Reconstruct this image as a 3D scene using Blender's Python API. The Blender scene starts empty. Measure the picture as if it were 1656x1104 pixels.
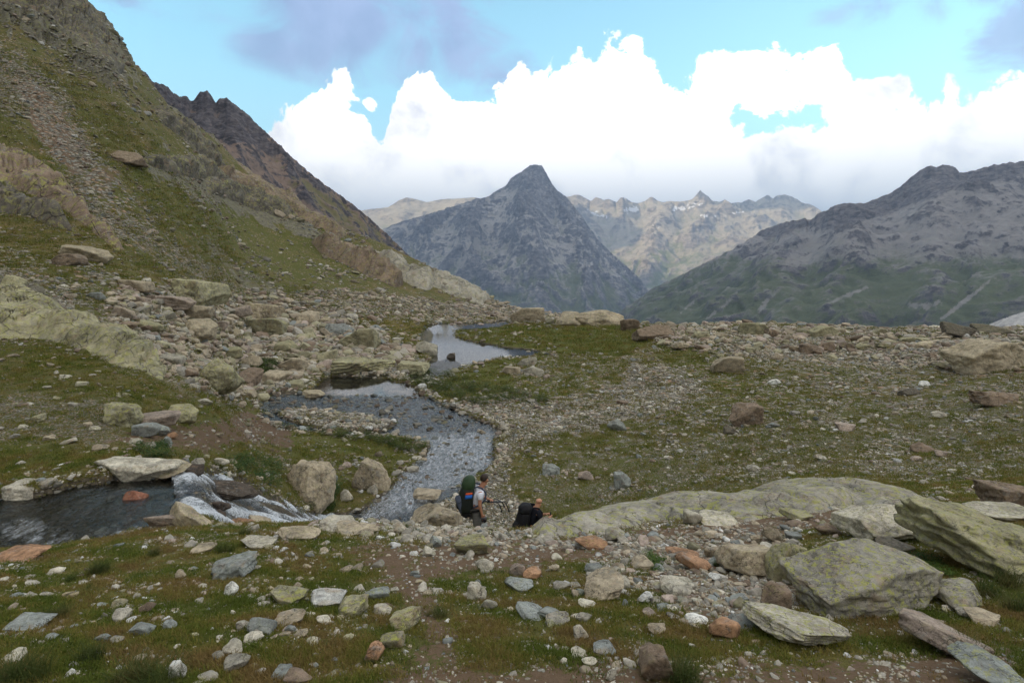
import bpy, bmesh, math, random
import numpy as np
from mathutils import Vector, Matrix, Euler
R = math.radians
SC = bpy.context.scene
COL = SC.collection
rng = np.random.default_rng(11)

# ------------------------------------------------------------------ camera, world, sun, exposure
F, CX, YH = 920.0, 828.0, 430.0          # focal length in photo pixels, principal column, horizon row
cam = bpy.data.objects.new('camera', bpy.data.cameras.new('camera')); COL.objects.link(cam)
cam.location = (0, 0, 0); cam.rotation_euler = (R(90), 0, 0)
cam.data.sensor_width = 36; cam.data.lens = 36 * F / 1656; cam.data.shift_y = -(552 - YH) / 1656
cam.data.clip_start = 0.05; cam.data.clip_end = 120000
SC.camera = cam
SUN_EL, SUN_AZ = 30.0, -112.0            # sun comes from the left, a little behind the camera (azimuth from +Y, clockwise)
SUNDIR = Vector((math.sin(R(SUN_AZ)) * math.cos(R(SUN_EL)), math.cos(R(SUN_AZ)) * math.cos(R(SUN_EL)), math.sin(R(SUN_EL))))
sl = bpy.data.lights.new('sun', 'SUN'); sl.energy = 5.0; sl.angle = R(0.5); sl.color = (1.0, 0.76, 0.44)
sun = bpy.data.objects.new('sun', sl); COL.objects.link(sun)
sun.rotation_euler = SUNDIR.to_track_quat('Z', 'Y').to_euler()
SC.view_settings.view_transform = 'Standard'; SC.view_settings.look = 'None'
SC.view_settings.exposure = 0.48; SC.view_settings.gamma = 1.0
try: SC.view_settings.use_curve_mapping = False
except Exception: pass
SC.cycles.volume_bounces = 0; SC.cycles.max_bounces = 5; SC.cycles.diffuse_bounces = 3
SC.cycles.transparent_max_bounces = 8; SC.cycles.use_denoising = True

class NB:
    """small helper to write node trees as expressions"""
    def __init__(s, tree): s.t = tree
    def n(s, typ, **kw):
        nd = s.t.nodes.new(typ)
        for k, v in kw.items(): setattr(nd, k, v)
        return nd
    def put(s, sock, v):
        if hasattr(v, 'is_linked') or isinstance(v, bpy.types.NodeSocket): s.t.links.new(v, sock)
        elif v is not None:
            if hasattr(sock.default_value, '__len__') and not hasattr(v, '__len__'): v = [v] * len(sock.default_value)
            if hasattr(sock.default_value, '__len__') and len(sock.default_value) == 4 and len(v) == 3: v = (*v, 1)
            sock.default_value = v
    def m(s, op, a, b=None, c=None, clamp=False):
        nd = s.n('ShaderNodeMath', operation=op, use_clamp=clamp)
        for i, v in enumerate((a, b, c)):
            if v is not None: s.put(nd.inputs[i], v)
        return nd.outputs[0]
    def v(s, op, a, b=None):
        nd = s.n('ShaderNodeVectorMath', operation=op)
        s.put(nd.inputs[0], a)
        if b is not None: s.put(nd.inputs[3 if op == 'SCALE' else 1], b)
        return nd.outputs[0]
    def mix(s, f, a, b, blend='MIX'):
        nd = s.n('ShaderNodeMix', data_type='RGBA', blend_type=blend)
        s.put(nd.inputs[0], f); s.put(nd.inputs[6], a); s.put(nd.inputs[7], b)
        return nd.outputs[2]
    def noise(s, vec, scale, detail=4, rough=0.55, dist=0.0, col=False, lac=2.0):
        nd = s.n('ShaderNodeTexNoise'); s.put(nd.inputs['Vector'], vec)
        s.put(nd.inputs['Scale'], scale); nd.inputs['Detail'].default_value = detail
        nd.inputs['Roughness'].default_value = rough; nd.inputs['Distortion'].default_value = dist
        nd.inputs['Lacunarity'].default_value = lac
        return nd.outputs['Color' if col else 'Fac']
    def voro(s, vec, scale, feature='F1', out='Distance', rnd=1.0):
        nd = s.n('ShaderNodeTexVoronoi', feature=feature); s.put(nd.inputs['Vector'], vec)
        nd.inputs['Scale'].default_value = scale; nd.inputs['Randomness'].default_value = rnd
        return nd.outputs[out]
    def ramp(s, f, lo, hi, a=0.0, b=1.0):
        nd = s.n('ShaderNodeMapRange', interpolation_type='SMOOTHSTEP')
        s.put(nd.inputs[0], f); s.put(nd.inputs[1], lo); s.put(nd.inputs[2], hi)
        nd.inputs[3].default_value = a; nd.inputs[4].default_value = b
        return nd.outputs[0]
    def attr(s, name, kind='GEOMETRY', out='Fac'):
        return s.n('ShaderNodeAttribute', attribute_name=name, attribute_type=kind).outputs[out]
    def sep(s, vec):
        nd = s.n('ShaderNodeSeparateXYZ'); s.put(nd.inputs[0], vec); return nd.outputs
    def comb(s, x, y, z):
        nd = s.n('ShaderNodeCombineXYZ')
        for i, q in enumerate((x, y, z)): s.put(nd.inputs[i], q)
        return nd.outputs[0]

def make_world():
    w = bpy.data.worlds.new('World'); SC.world = w; w.use_nodes = True
    t = w.node_tree; t.nodes.clear(); N = NB(t)
    STR = 0.12
    sky = N.n('ShaderNodeTexSky', sky_type='NISHITA', sun_disc=False)
    sky.sun_elevation = R(SUN_EL); sky.sun_rotation = R(SUN_AZ); sky.altitude = 2000
    sky.air_density = 1.0; sky.dust_density = 0.6; sky.ozone_density = 1.0
    d = N.v('NORMALIZE', N.n('ShaderNodeTexCoord').outputs['Generated'])
    x, y, z = N.sep(d)
    az = N.m('ARCTAN2', x, y)
    el = N.m('ARCTAN2', z, N.m('SQRT', N.m('ADD', N.m('MULTIPLY', x, x), N.m('MULTIPLY', y, y))))
    def ae(px, py):
        a = math.atan((px - CX) / F); return a, math.atan((YH - py) / F * math.cos(a))
    # fractal offsets in direction space
    n1 = N.noise(N.v('ADD', d, (3.1, 0.2, 0.7)), 6.5, 2, 0.5)
    n2 = N.noise(N.v('ADD', d, (0.4, 1.2, 4.7)), 13.0, 10, 0.60, 0.25)
    n3 = N.noise(N.v('ADD', d, (7.4, 2.2, 0.1)), 3.0, 5, 0.55, 0.3)
    # cumulus bank: height of its top against azimuth
    line = [(-60, 300), (200, 290), (360, 262), (430, 216), (470, 200), (492, 150), (540, 125), (572, 160), (594, 176), (616, 232), (632, 172), (675, 128), (712, 138), (742, 168), (790, 152),
            (850, 112), (905, 100), (950, 92), (1000, 88), (1050, 86), (1074, 112), (1110, 160), (1135, 190), (1180, 204), (1230, 212), (1275, 204), (1330, 190), (1375, 165), (1420, 160), (1470, 152), (1530, 136), (1566, 176), (1600, 158), (1656, 128), (1720, 110)]
    A0, A1, E1 = -0.9, 0.9, 0.6
    fc = N.n('ShaderNodeFloatCurve'); cv = fc.mapping.curves[0]
    pts = [(0.0, 0.28)] + [((ae(*p)[0] - A0) / (A1 - A0), ae(*p)[1] / E1) for p in line] + [(1.0, 0.5)]
    cv.points[0].location = pts[0]; cv.points[-1].location = pts[-1]
    for p in pts[1:-1]: cv.points.new(*p)
    for p in cv.points: p.handle_type = 'AUTO_CLAMPED'
    fc.mapping.update()
    N.put(fc.inputs['Value'], N.m('DIVIDE', N.m('SUBTRACT', az, A0), A1 - A0, clamp=True))
    top = N.m('MULTIPLY', fc.outputs[0], E1)
    wob = N.m('MULTIPLY', N.m('SUBTRACT', n2, 0.5), 0.21)
    bank = N.m('ADD', N.m('SUBTRACT', top, el), wob)                    # > 0 inside the bank
    bank = N.ramp(bank, -0.002, 0.010)
    def blob(px, py, rx, ry, soft, amp, base=1.0):
        a, e = ae(px, py); ra, re = rx / F * math.cos(a) ** 2, ry / F * math.cos(a)
        q = N.m('ADD', N.m('POWER', N.m('ABSOLUTE', N.m('DIVIDE', N.m('SUBTRACT', az, a), ra)), 2.0),
                N.m('POWER', N.m('ABSOLUTE', N.m('DIVIDE', N.m('SUBTRACT', el, e), re)), 2.0))
        f = N.m('ADD', N.m('SUBTRACT', base, q), N.m('MULTIPLY', N.m('SUBTRACT', n2, 0.5), amp))
        return N.ramp(f, 0.0, soft)
    nm = N.noise(N.v('ADD', N.v('MULTIPLY', d, (1.0, 1.0, 1.9)), (2.2, 5.1, 1.3)), 4.6, 9, 0.6, 0.7)
    def mblob(px, py, rx, ry, base=0.8):
        a, e = ae(px, py); ra, re = rx / F * math.cos(a) ** 2, ry / F * math.cos(a)
        q = N.m('ADD', N.m('POWER', N.m('ABSOLUTE', N.m('DIVIDE', N.m('SUBTRACT', az, a), ra)), 2.0), N.m('POWER', N.m('ABSOLUTE', N.m('DIVIDE', N.m('SUBTRACT', el, e), re)), 2.0))
        return N.ramp(N.m('ADD', N.m('SUBTRACT', base, q), N.m('MULTIPLY', N.m('SUBTRACT', nm, 0.48), 7.0)), -0.3, 1.4)
    cum = bank
    for b in [(1024, 72, 20, 15, .4, 5, .7), (1165, 128, 62, 40, .3, 5), (1228, 118, 66, 44, .3, 5), (1310, 136, 80, 54, .3, 5), (1262, 160, 60, 30, .3, 5), (1385, 170, 90, 46, .3, 5), (1655, 175, 70, 46, .3, 5), (598, 176, 18, 22, .4, 5, .7)]:
        cum = N.m('MAXIMUM', cum, blob(*b))
    mauve = None
    for b in [(610, 30, 175, 95, 1.3), (735, 85, 75, 60, 1.0), (440, 75, 90, 42, .9), (800, 122, 90, 34, .9), (1670, 60, 110, 75, 1.2), (1520, 0, 190, 40, .8), (330, 20, 170, 70, .3), (150, -60, 200, 60, .7), (1000, -90, 420, 62, 1.0)]:
        q = mblob(*b); mauve = q if mauve is None else N.m('MAXIMUM', mauve, q)
    # the rest of the dome: broken cloud overhead and behind the camera
    high = N.m('MULTIPLY', N.ramp(n3, 0.22, 0.42), N.ramp(N.m('ADD', el, N.m('MULTIPLY', N.m('SUBTRACT', 1.0, y), 0.35)), 0.50, 0.72))
    low = N.m('MULTIPLY', N.ramp(N.m('SUBTRACT', N.m('ADD', 0.20, N.m('MULTIPLY', n1, 0.3)), N.m('ADD', el, wob)), -0.01, 0.03), N.ramp(N.m('ABSOLUTE', az), 0.95, 1.25))
    cum = N.m('MAXIMUM', cum, low)
    k = 1.0 / STR
    shade = N.ramp(N.m('ADD', N.m('MULTIPLY', n1, 0.62), N.m('MULTIPLY', n2, 0.38)), 0.50, 0.74)
    white = N.mix(shade, (2.2 * k, 2.08 * k, 1.92 * k), (0.78 * k, 0.79 * k, 0.84 * k))
    mcol = N.mix(N.ramp(n2, .35, .7), (0.46 * k, 0.50 * k, 0.82 * k), (0.33 * k, 0.37 * k, 0.66 * k))
    skc = N.mix(1.0, sky.outputs[0], (2.9, 3.7, 2.7), 'MULTIPLY')
    # evening air: paler towards the horizon
    c = N.mix(N.m('MULTIPLY', N.ramp(el, 0.02, 0.36, 1.0, 0.0), 0.35), skc, (0.75 * k, 0.95 * k, 1.1 * k))
    c = N.mix(N.m('MULTIPLY', mauve, 0.72), c, mcol)
    c = N.mix(N.m('MULTIPLY', high, 0.9), c, (1.35 * k, 1.28 * k, 1.2 * k))
    white = N.mix(N.ramp(N.m('ABSOLUTE', az), 0.95, 1.3), white, (1.15 * k, 1.10 * k, 1.06 * k))
    c = N.mix(cum, c, white)
    c = N.mix(N.ramp(el, -0.06, 0.0, 1.0, 0.0), c, (0.10 * k, 0.11 * k, 0.12 * k))
    bg = N.n('ShaderNodeBackground'); N.put(bg.inputs[0], c); bg.inputs[1].default_value = STR
    out = N.n('ShaderNodeOutputWorld'); t.links.new(bg.outputs[0], out.inputs[0])
    w.cycles.sampling_method = 'MANUAL'; w.cycles.sample_map_resolution = 512
make_world()

# ------------------------------------------------------------------ noise in numpy
def _hash(ix, iy, iz, seed):
    h = (ix.astype(np.int64) * 374761393 + iy.astype(np.int64) * 668265263 + iz * 2147483647 + seed * 974634777) & 0xffffffff
    h = ((h ^ (h >> 13)) * 1274126177) & 0xffffffff
    return (h ^ (h >> 16)) & 0xffff
_ga = np.linspace(0, 2 * np.pi, 65536, endpoint=False)
_GC, _GS = np.cos(_ga).astype(np.float32), np.sin(_ga).astype(np.float32)
def pn2(x, y, seed=0):
    x0, y0 = np.floor(x), np.floor(y); fx, fy = x - x0, y - y0
    ix, iy = x0.astype(np.int64), y0.astype(np.int64)
    u, v = fx * fx * fx * (fx * (fx * 6 - 15) + 10), fy * fy * fy * (fy * (fy * 6 - 15) + 10)
    def g(dx, dy):
        h = _hash(ix + dx, iy + dy, 0, seed); return _GC[h] * (fx - dx) + _GS[h] * (fy - dy)
    a, b, c, d = g(0, 0), g(1, 0), g(0, 1), g(1, 1)
    a = a + (b - a) * u; c = c + (d - c) * u
    return (a + (c - a) * v) * 1.5
_r3 = np.random.default_rng(5).normal(size=(65536, 3)); _r3 /= np.linalg.norm(_r3, axis=1)[:, None]
def pn3(x, y, z, seed=0):
    x0, y0, z0 = np.floor(x), np.floor(y), np.floor(z); f = [x - x0, y - y0, z - z0]
    i = [q.astype(np.int64) for q in (x0, y0, z0)]; u = [q * q * (3 - 2 * q) for q in f]
    res = 0
    for dx in (0, 1):
        for dy in (0, 1):
            for dz in (0, 1):
                h = _hash(i[0] + dx, i[1] + dy, (i[2] + dz), seed); g = _r3[h]
                val = g[..., 0] * (f[0] - dx) + g[..., 1] * (f[1] - dy) + g[..., 2] * (f[2] - dz)
                wt = (u[0] if dx else 1 - u[0]) * (u[1] if dy else 1 - u[1]) * (u[2] if dz else 1 - u[2])
                res = res + val * wt
    return res * 1.5
def fbm2(x, y, octaves, seed=0, gain=0.5, ridged=False):
    s = 0; a = 1; tot = 0
    for k in range(octaves):
        n = pn2(x * 2 ** k, y * 2 ** k, seed + k * 7)
        if ridged: n = 1 - 2 * np.abs(n)
        s = s + a * n; tot += a; a *= gain
    return s / tot
def sst(x, a, b):
    t = np.clip((x - a) / (b - a), 0, 1); return t * t * (3 - 2 * t)

# ------------------------------------------------------------------ object helpers
def tag(o, label=None, cat=None, group=None, kind=None):
    if label: o['label'] = label
    if cat: o['category'] = cat
    if group: o['group'] = group
    if kind: o['kind'] = kind
    return o
def mesh_np(name, V, Q, smooth=True, attrs=None):
    me = bpy.data.meshes.new(name); V = np.asarray(V, np.float32); Q = np.asarray(Q, np.int32)
    k = Q.shape[1]
    me.vertices.add(len(V)); me.vertices.foreach_set('co', V.ravel())
    me.loops.add(Q.size); me.loops.foreach_set('vertex_index', Q.ravel())
    me.polygons.add(len(Q)); me.polygons.foreach_set('loop_start', np.arange(0, Q.size, k, dtype=np.int32))
    me.polygons.foreach_set('use_smooth', np.full(len(Q), smooth))
    for nm, arr in (attrs or {}).items():
        a = me.attributes.new(nm, 'FLOAT', 'POINT'); a.data.foreach_set('value', np.asarray(arr, np.float32).ravel())
    me.update(calc_edges=True); return me
def add_obj(name, me, mat=None, parent=None, loc=None, rot=None, scl=None):
    o = bpy.data.objects.new(name, me); COL.objects.link(o)
    if mat is not None and me is not None and not me.materials: me.materials.append(mat)
    if parent: o.parent = parent
    if loc is not None: o.location = loc
    if rot is not None: o.rotation_euler = rot
    if scl is not None: o.scale = scl
    return o
def grid_quads(nr, nc, keep=None):
    i = np.arange(nr * nc).reshape(nr, nc)
    q = np.stack([i[:-1, :-1], i[:-1, 1:], i[1:, 1:], i[1:, :-1]], -1).reshape(-1, 4)
    return q if keep is None else q[keep.ravel()]
def poly_sdf(px, py, poly, ysc=1.0):
    """signed distance in pixels, positive inside"""
    P = np.array(poly, float); P[:, 1] *= ysc; py = py * ysc
    d2 = np.full(px.shape, 1e18); inside = np.zeros(px.shape, bool)
    for (x0, y0), (x1, y1) in zip(P, np.roll(P, -1, 0)):
        ex, ey = x1 - x0, y1 - y0; wx, wy = px - x0, py - y0
        t = np.clip((wx * ex + wy * ey) / (ex * ex + ey * ey + 1e-9), 0, 1)
        d2 = np.minimum(d2, (wx - ex * t) ** 2 + (wy - ey * t) ** 2)
        if y0 != y1:
            c = ((y0 > py) != (y1 > py)) & (px < (x1 - x0) * (py - y0) / (y1 - y0) + x0)
            inside ^= c
    return np.where(inside, 1, -1) * np.sqrt(d2)

# ------------------------------------------------------------------ materials
def new_mat(name):
    m = bpy.data.materials.new(name); m.use_nodes = True; m.node_tree.nodes.clear()
    N = NB(m.node_tree); out = N.n('ShaderNodeOutputMaterial'); return m, N, out
def finish(N, out, col, rough=0.9, bump=None, strength=0.5, dist=0.02, spec=0.25):
    b = N.n('ShaderNodeBsdfPrincipled'); N.put(b.inputs['Base Color'], col); N.put(b.inputs['Roughness'], rough)
    N.put(b.inputs['Specular IOR Level'], spec)
    if bump is not None:
        bp = N.n('ShaderNodeBump'); N.put(bp.inputs['Height'], bump); bp.inputs['Strength'].default_value = strength
        N.put(bp.inputs['Distance'], dist); N.t.links.new(bp.outputs[0], b.inputs['Normal'])
    N.t.links.new(b.outputs[0], out.inputs[0]); return b
def plain(name, col, rough=0.7, var=0.25, scale=30, spec=0.3, bump=0.0):
    m, N, out = new_mat(name); P = N.n('ShaderNodeNewGeometry').outputs['Position']
    n = N.noise(P, scale, 4, 0.6)
    c = N.mix(1.0, col, N.mix(n, (1 - var,) * 3, (1 + var,) * 3), 'MULTIPLY')
    finish(N, out, c, rough, n if bump else None, bump, 0.01, spec); return m

def rock_nodes(N, out, base, lich, coarse=1.0):
    P = N.n('ShaderNodeNewGeometry').outputs['Position']
    a = N.noise(P, 1.1 * coarse, 6, 0.6, 0.3)
    b = N.noise(N.v('ADD', P, (5, 3, 1)), 7.0 * coarse, 7, 0.65, 0.4)
    c = N.noise(N.v('ADD', P, (1, 7, 9)), 45.0 * coarse, 5, 0.7)
    val = N.m('ADD', N.m('ADD', N.m('MULTIPLY', a, 0.9), N.m('MULTIPLY', b, 0.8)), N.m('MULTIPLY', c, 0.55))
    val = N.ramp(val, 0.80, 1.42, 0.36, 1.5)
    col = N.mix(1.0, base, N.comb(val, val, N.m('MULTIPLY', val, .97)), 'MULTIPLY')
    # iron stain and cool grey patches
    col = N.mix(N.m('MULTIPLY', N.ramp(N.noise(N.v('ADD', P, (9, 2, 4)), 2.6 * coarse, 5, 0.6, 0.8), 0.52, 0.72), 0.45), col, (0.30, 0.19, 0.11))
    col = N.mix(N.m('MULTIPLY', N.ramp(N.noise(N.v('ADD', P, (2, 8, 4)), 4.0 * coarse, 5, 0.6, 0.5), 0.54, 0.68), 0.5), col, (0.26, 0.255, 0.235))
    # lichen crusts, mostly on upward faces
    nz = N.sep(N.n('ShaderNodeNewGeometry').outputs['Normal'])[2]
    up = N.ramp(nz, -0.1, 0.7)
    lm = N.m('MULTIPLY', N.ramp(N.noise(N.v('ADD', P, (4, 4, 8)), 9.0 * coarse, 8, 0.72, 0.6), 0.525, 0.556), N.m('MULTIPLY', N.m('ADD', 0.35, N.m('MULTIPLY', up, 0.65)), lich))
    lcol = N.mix(N.noise(P, 16 * coarse, 3), (0.22, 0.235, 0.07), (0.46, 0.45, 0.09))
    col = N.mix(N.m('MULTIPLY', lm, 0.85), col, lcol)
    dk = N.m('MULTIPLY', N.ramp(N.noise(N.v('ADD', P, (14, 4, 8)), 22.0 * coarse, 6, 0.7, 0.3), 0.57, 0.66), 0.6)
    col = N.mix(dk, col, (0.045, 0.042, 0.036))
    # hairline cracks
    cr = N.voro(N.v('ADD', P, N.v('SCALE', N.noise(P, 2.0 * coarse, 4, 0.6, 0, True), 0.7)), 1.3 * coarse, 'DISTANCE_TO_EDGE')
    crk = N.ramp(cr, 0.0, 0.018, 1.0, 0.0)
    col = N.mix(N.m('MULTIPLY', crk, 0.6), col, (0.03, 0.027, 0.022))
    h = N.m('SUBTRACT', N.m('ADD', N.m('MULTIPLY', b, 1.0), N.m('MULTIPLY', c, 0.35)), N.m('MULTIPLY', crk, 0.5))
    finish(N, out, col, 0.88, h, 0.75, 0.05 / coarse, 0.25)
def make_rock_mat(name, kind, coarse):
    m, N, out = new_mat(name)
    if kind == 'object':
        oi = N.n('ShaderNodeObjectInfo'); rock_nodes(N, out, oi.outputs['Color'], oi.outputs['Alpha'], coarse)
    elif kind == 'instance':
        at = N.n('ShaderNodeAttribute', attribute_name='col', attribute_type='INSTANCER')
        rock_nodes(N, out, at.outputs['Color'], 0.35, coarse)
    return m
M_ROCK = make_rock_mat('lichen_rock', 'object', 0.9)
M_ROCKM = make_rock_mat('lichen_rock_farther', 'object', 0.4)
M_ROCKF = make_rock_mat('lichen_rock_far', 'object', 0.16)
M_ROCKN = make_rock_mat('lichen_rock_near', 'object', 2.2)
def make_stone_mat():
    m, N, out = new_mat('loose_stone'); P = N.n('ShaderNodeNewGeometry').outputs['Position']
    at = N.n('ShaderNodeAttribute', attribute_name='col', attribute_type='INSTANCER').outputs['Color']
    n = N.noise(P, 14, 6, 0.7); v = N.ramp(n, 0.3, 0.7, 0.62, 1.3)
    c = N.mix(1.0, at, N.comb(v, v, v), 'MULTIPLY')
    c = N.mix(N.m('MULTIPLY', N.ramp(N.noise(P, 30, 4, .7), .55, .65), .5), c, (0.22, 0.23, 0.10))
    finish(N, out, c, 0.9, n, 0.5, 0.02); return m
M_STONE = make_stone_mat()

def make_ground_mat():
    m, N, out = new_mat('alpine_turf_and_stone'); P = N.n('ShaderNodeNewGeometry').outputs['Position']
    A = {k: N.attr(k) for k in ('stony', 'dirt', 'lush', 'rock', 'wet', 'lod', 'yellow')}
    # lod 0 = near, 1 = far: feature size grows with distance where single stones cannot be told apart
    def multi(scs, **kw):
        a = N.noise(P, scs[0], 7, 0.62, kw.get('d', 0.3)); b = N.noise(P, scs[1], 8, 0.66, kw.get('d', 0.3))
        return N.m('ADD', N.m('MULTIPLY', a, N.m('SUBTRACT', 1.0, A['lod'])), N.m('MULTIPLY', b, A['lod']))
    big = N.noise(P, 0.11, 6, 0.6, 0.5); mid = multi((2.2, 0.35)); fine = multi((26, 2.6)); vf = multi((90, 9.0))
    green = N.mix(fine, (0.075, 0.082, 0.018), (0.155, 0.145, 0.040))
    olive = N.mix(fine, (0.135, 0.105, 0.036), (0.22, 0.175, 0.068))
    turf = N.mix(N.ramp(N.m('ADD', mid, N.m('MULTIPLY', N.m('SUBTRACT', big, .5), .8)), 0.42, 0.66), green, olive)
    turf = N.mix(N.m('MULTIPLY', A['lush'], 0.75), turf, N.mix(fine, (0.075, 0.095, 0.013), (0.15, 0.155, 0.028)))
    turf = N.mix(N.m('MULTIPLY', A['yellow'], 0.75), turf, N.mix(fine, (0.15, 0.115, 0.022), (0.22, 0.16, 0.04)))
    turf = N.mix(N.m('MULTIPLY', N.ramp(vf, 0.46, 0.66), 0.7), turf, (0.03, 0.028, 0.010))
    turf = N.mix(N.m('MULTIPLY', N.ramp(vf, 0.36, 0.26), 0.25), turf, (0.24, 0.22, 0.12))
    dirt = N.mix(fine, (0.10, 0.062, 0.036), (0.20, 0.135, 0.085))
    # stones: cells of two sizes
    def cells(sc, seed):
        q = N.v('ADD', P, N.v('SCALE', N.noise(P, sc * 0.9, 3, 0.6, 0, True), 0.55 / sc))
        vn = N.n('ShaderNodeTexVoronoi', feature='F1'); N.put(vn.inputs['Vector'], N.v('ADD', q, (seed, 0, 0))); vn.inputs['Scale'].default_value = sc
        return vn.outputs['Distance'], N.sep(vn.outputs['Color'])
    d1, c1 = cells(11.0, 1.3); d2, c2 = cells(1.6, 4.1)
    lodk = N.ramp(A['lod'], 0.35, 0.75)
    dd = N.mix(lodk, N.comb(d1, c1[0], c1[1]), N.comb(d2, c2[0], c2[1])); dd = N.sep(dd)
    sv = N.m('ADD', 0.55, N.m('MULTIPLY', dd[1], 0.75))
    stone = N.mix(dd[2], (0.32, 0.275, 0.21), (0.285, 0.275, 0.24))
    stone = N.mix(N.ramp(dd[1], 0.7, 0.9), stone, (0.30, 0.20, 0.13))
    stone = N.mix(1.0, stone, N.comb(sv, sv, sv), 'MULTIPLY')
    gap = N.ramp(dd[0], 0.30, 0.62)
    stone = N.mix(N.m('MULTIPLY', gap, 0.75), stone, (0.07, 0.058, 0.04))
    stone = N.mix(N.m('MULTIPLY', N.ramp(vf, 0.5, 0.62), 0.35), stone, (0.16, 0.17, 0.07))
    # bedrock
    rn = N.noise(N.v('MULTIPLY', P, (1.0, 0.45, 1.6)), 0.9, 8, 0.66, 0.6); rf = multi((9, 1.2), d=.5)
    rock = N.mix(rn, (0.075, 0.07, 0.055), (0.27, 0.245, 0.185))  # bedrock darkened, some of the hillside's shade put into its colour
    rv = N.ramp(rf, 0.28, 0.72, 0.55, 1.35); rock = N.mix(1.0, rock, N.comb(rv, rv, rv), 'MULTIPLY')
    rock = N.mix(N.m('MULTIPLY', N.ramp(N.noise(N.v('ADD', P, (3, 3, 3)), 1.5, 8, .7, .5), .5, .6), 0.7), rock, (0.22, 0.22, 0.085))
    e = N.m('MULTIPLY', N.m('SUBTRACT', mid, 0.5), 1.5)
    e2 = N.m('MULTIPLY', N.m('SUBTRACT', fine, 0.5), 1.1)
    c = turf
    c = N.mix(N.ramp(N.m('ADD', A['dirt'], N.m('ADD', e, e2)), 0.42, 0.62), c, dirt)
    cellm = N.ramp(N.m('ADD', N.m('SUBTRACT', A['stony'], dd[0]), N.m('ADD', N.m('MULTIPLY', e, .5), N.m('MULTIPLY', e2, .25))), 0.0, 0.07)
    c = N.mix(cellm, c, stone)
    nz = N.sep(N.n('ShaderNodeNewGeometry').outputs['True Normal'])[2]
    steep = N.m('MULTIPLY', N.ramp(nz, 0.62, 0.38), N.ramp(A['lod'], 0.3, 0.6))
    rm = N.ramp(N.m('ADD', N.m('MAXIMUM', A['rock'], steep), N.m('ADD', N.m('MULTIPLY', e, .6), N.m('MULTIPLY', e2, .3))), 0.42, 0.56)
    c = N.mix(rm, c, rock)
    wetc = N.mix(N.ramp(dd[1], 0, 1), (0.05, 0.043, 0.032), (0.14, 0.115, 0.08))
    c = N.mix(N.ramp(A['wet'], 0.3, 0.7), c, wetc)
    h = N.m('ADD', N.m('MULTIPLY', fine, 0.9), N.m('ADD', N.m('MULTIPLY', vf, 0.5), N.m('MULTIPLY', N.m('MULTIPLY', cellm, N.m('SUBTRACT', 0.5, dd[0])), 1.6)))
    finish(N, out, c, 0.92, h, 0.8, N.m('ADD', 0.03, N.m('MULTIPLY', A['lod'], 0.35)), 0.2)
    return m
M_GROUND = make_ground_mat()

# ------------------------------------------------------------------ terrain: one height field, laid out in rays from the viewpoint
DK = [1.2, 2.5, 3.7, 5, 7, 9, 11, 14, 18, 22, 27, 34, 42, 52, 65, 80, 100, 125, 160, 200, 260, 460]
TB = {  # photo rows at which the ground of each distance would show, column by column
 -900: [1933, 1300, 1110, 1015, 930, 880, 845, 780, 690, 610, 530, 440, 360, 280, 190, 100, 0, -90, -170, -230, -260, -280],
 -300: [1933, 1300, 1110, 1015, 935, 895, 868, 790, 710, 640, 575, 500, 430, 360, 280, 195, 100, 5, -90, -150, -190, -210],
    0: [1933, 1300, 1110, 1015, 937, 903, 889, 795, 715, 655, 605, 545, 485, 420, 350, 270, 180, 90, 0, -70, -130, -150],
  150: [1933, 1298, 1108, 1008, 925, 888, 880, 785, 715, 660, 612, 560, 505, 450, 385, 315, 235, 160, 92, 48, 60, 150],
  300: [1933, 1295, 1104, 1002, 915, 868, 868, 785, 742, 700, 655, 610, 570, 525, 480, 430, 370, 305, 240, 195, 215, 300],
  420: [1933, 1295, 1104, 1000, 913, 866, 861, 868, 828, 785, 745, 712, 690, 642, 600, 562, 515, 455, 375, 306, 330, 380],
  560: [1933, 1295, 1104, 1000, 914, 870, 858, 860, 880, 872, 839, 749, 693, 642, 600, 568, 530, 490, 430, 372, 395, 430],
  680: [1933, 1295, 1104, 1000, 914, 871, 864, 880, 885, 882, 839, 755, 693, 642, 600, 568, 541, 512, 470, 434, 450, 480],
  760: [1933, 1295, 1104, 1000, 915, 868, 866, 889, 889, 884, 839, 755, 693, 642, 600, 568, 541, 519, 492, 472, 495, 560],
  850: [1933, 1295, 1104, 1000, 915, 868, 880, 910, 902, 888, 839, 755, 693, 642, 600, 568, 541, 520, 506, 512, 580, 700],
  950: [1933, 1295, 1104, 1000, 915, 866, 852, 868, 868, 856, 828, 752, 690, 640, 598, 564, 538, 520, 516, 550, 620, 800],
 1050: [1933, 1295, 1104, 1000, 913, 862, 836, 848, 842, 830, 803, 742, 686, 637, 594, 560, 534, 530, 545, 580, 650, 850],
 1200: [1933, 1295, 1102, 996, 907, 853, 818, 815, 808, 790, 766, 722, 676, 630, 588, 552, 534, 538, 560, 600, 680, 860],
 1350: [1933, 1290, 1098, 990, 899, 843, 805, 795, 785, 768, 743, 700, 658, 620, 580, 549, 534, 543, 570, 620, 700, 880],
 1500: [1933, 1290, 1095, 985, 889, 838, 812, 796, 782, 760, 728, 685, 645, 605, 567, 542, 535, 548, 580, 630, 700, 880],
 1656: [1933, 1285, 1090, 980, 880, 832, 810, 786, 760, 735, 700, 660, 622, 588, 556, 537, 542, 562, 600, 640, 700, 880],
 1950: [1933, 1285, 1085, 970, 870, 820, 795, 765, 735, 705, 672, 636, 602, 572, 545, 530, 540, 562, 600, 640, 700, 880],
 2560: [1933, 1280, 1080, 960, 850, 800, 770, 735, 700, 670, 640, 605, 575, 550, 530, 520, 530, 555, 600, 640, 700, 880],
}
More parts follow.
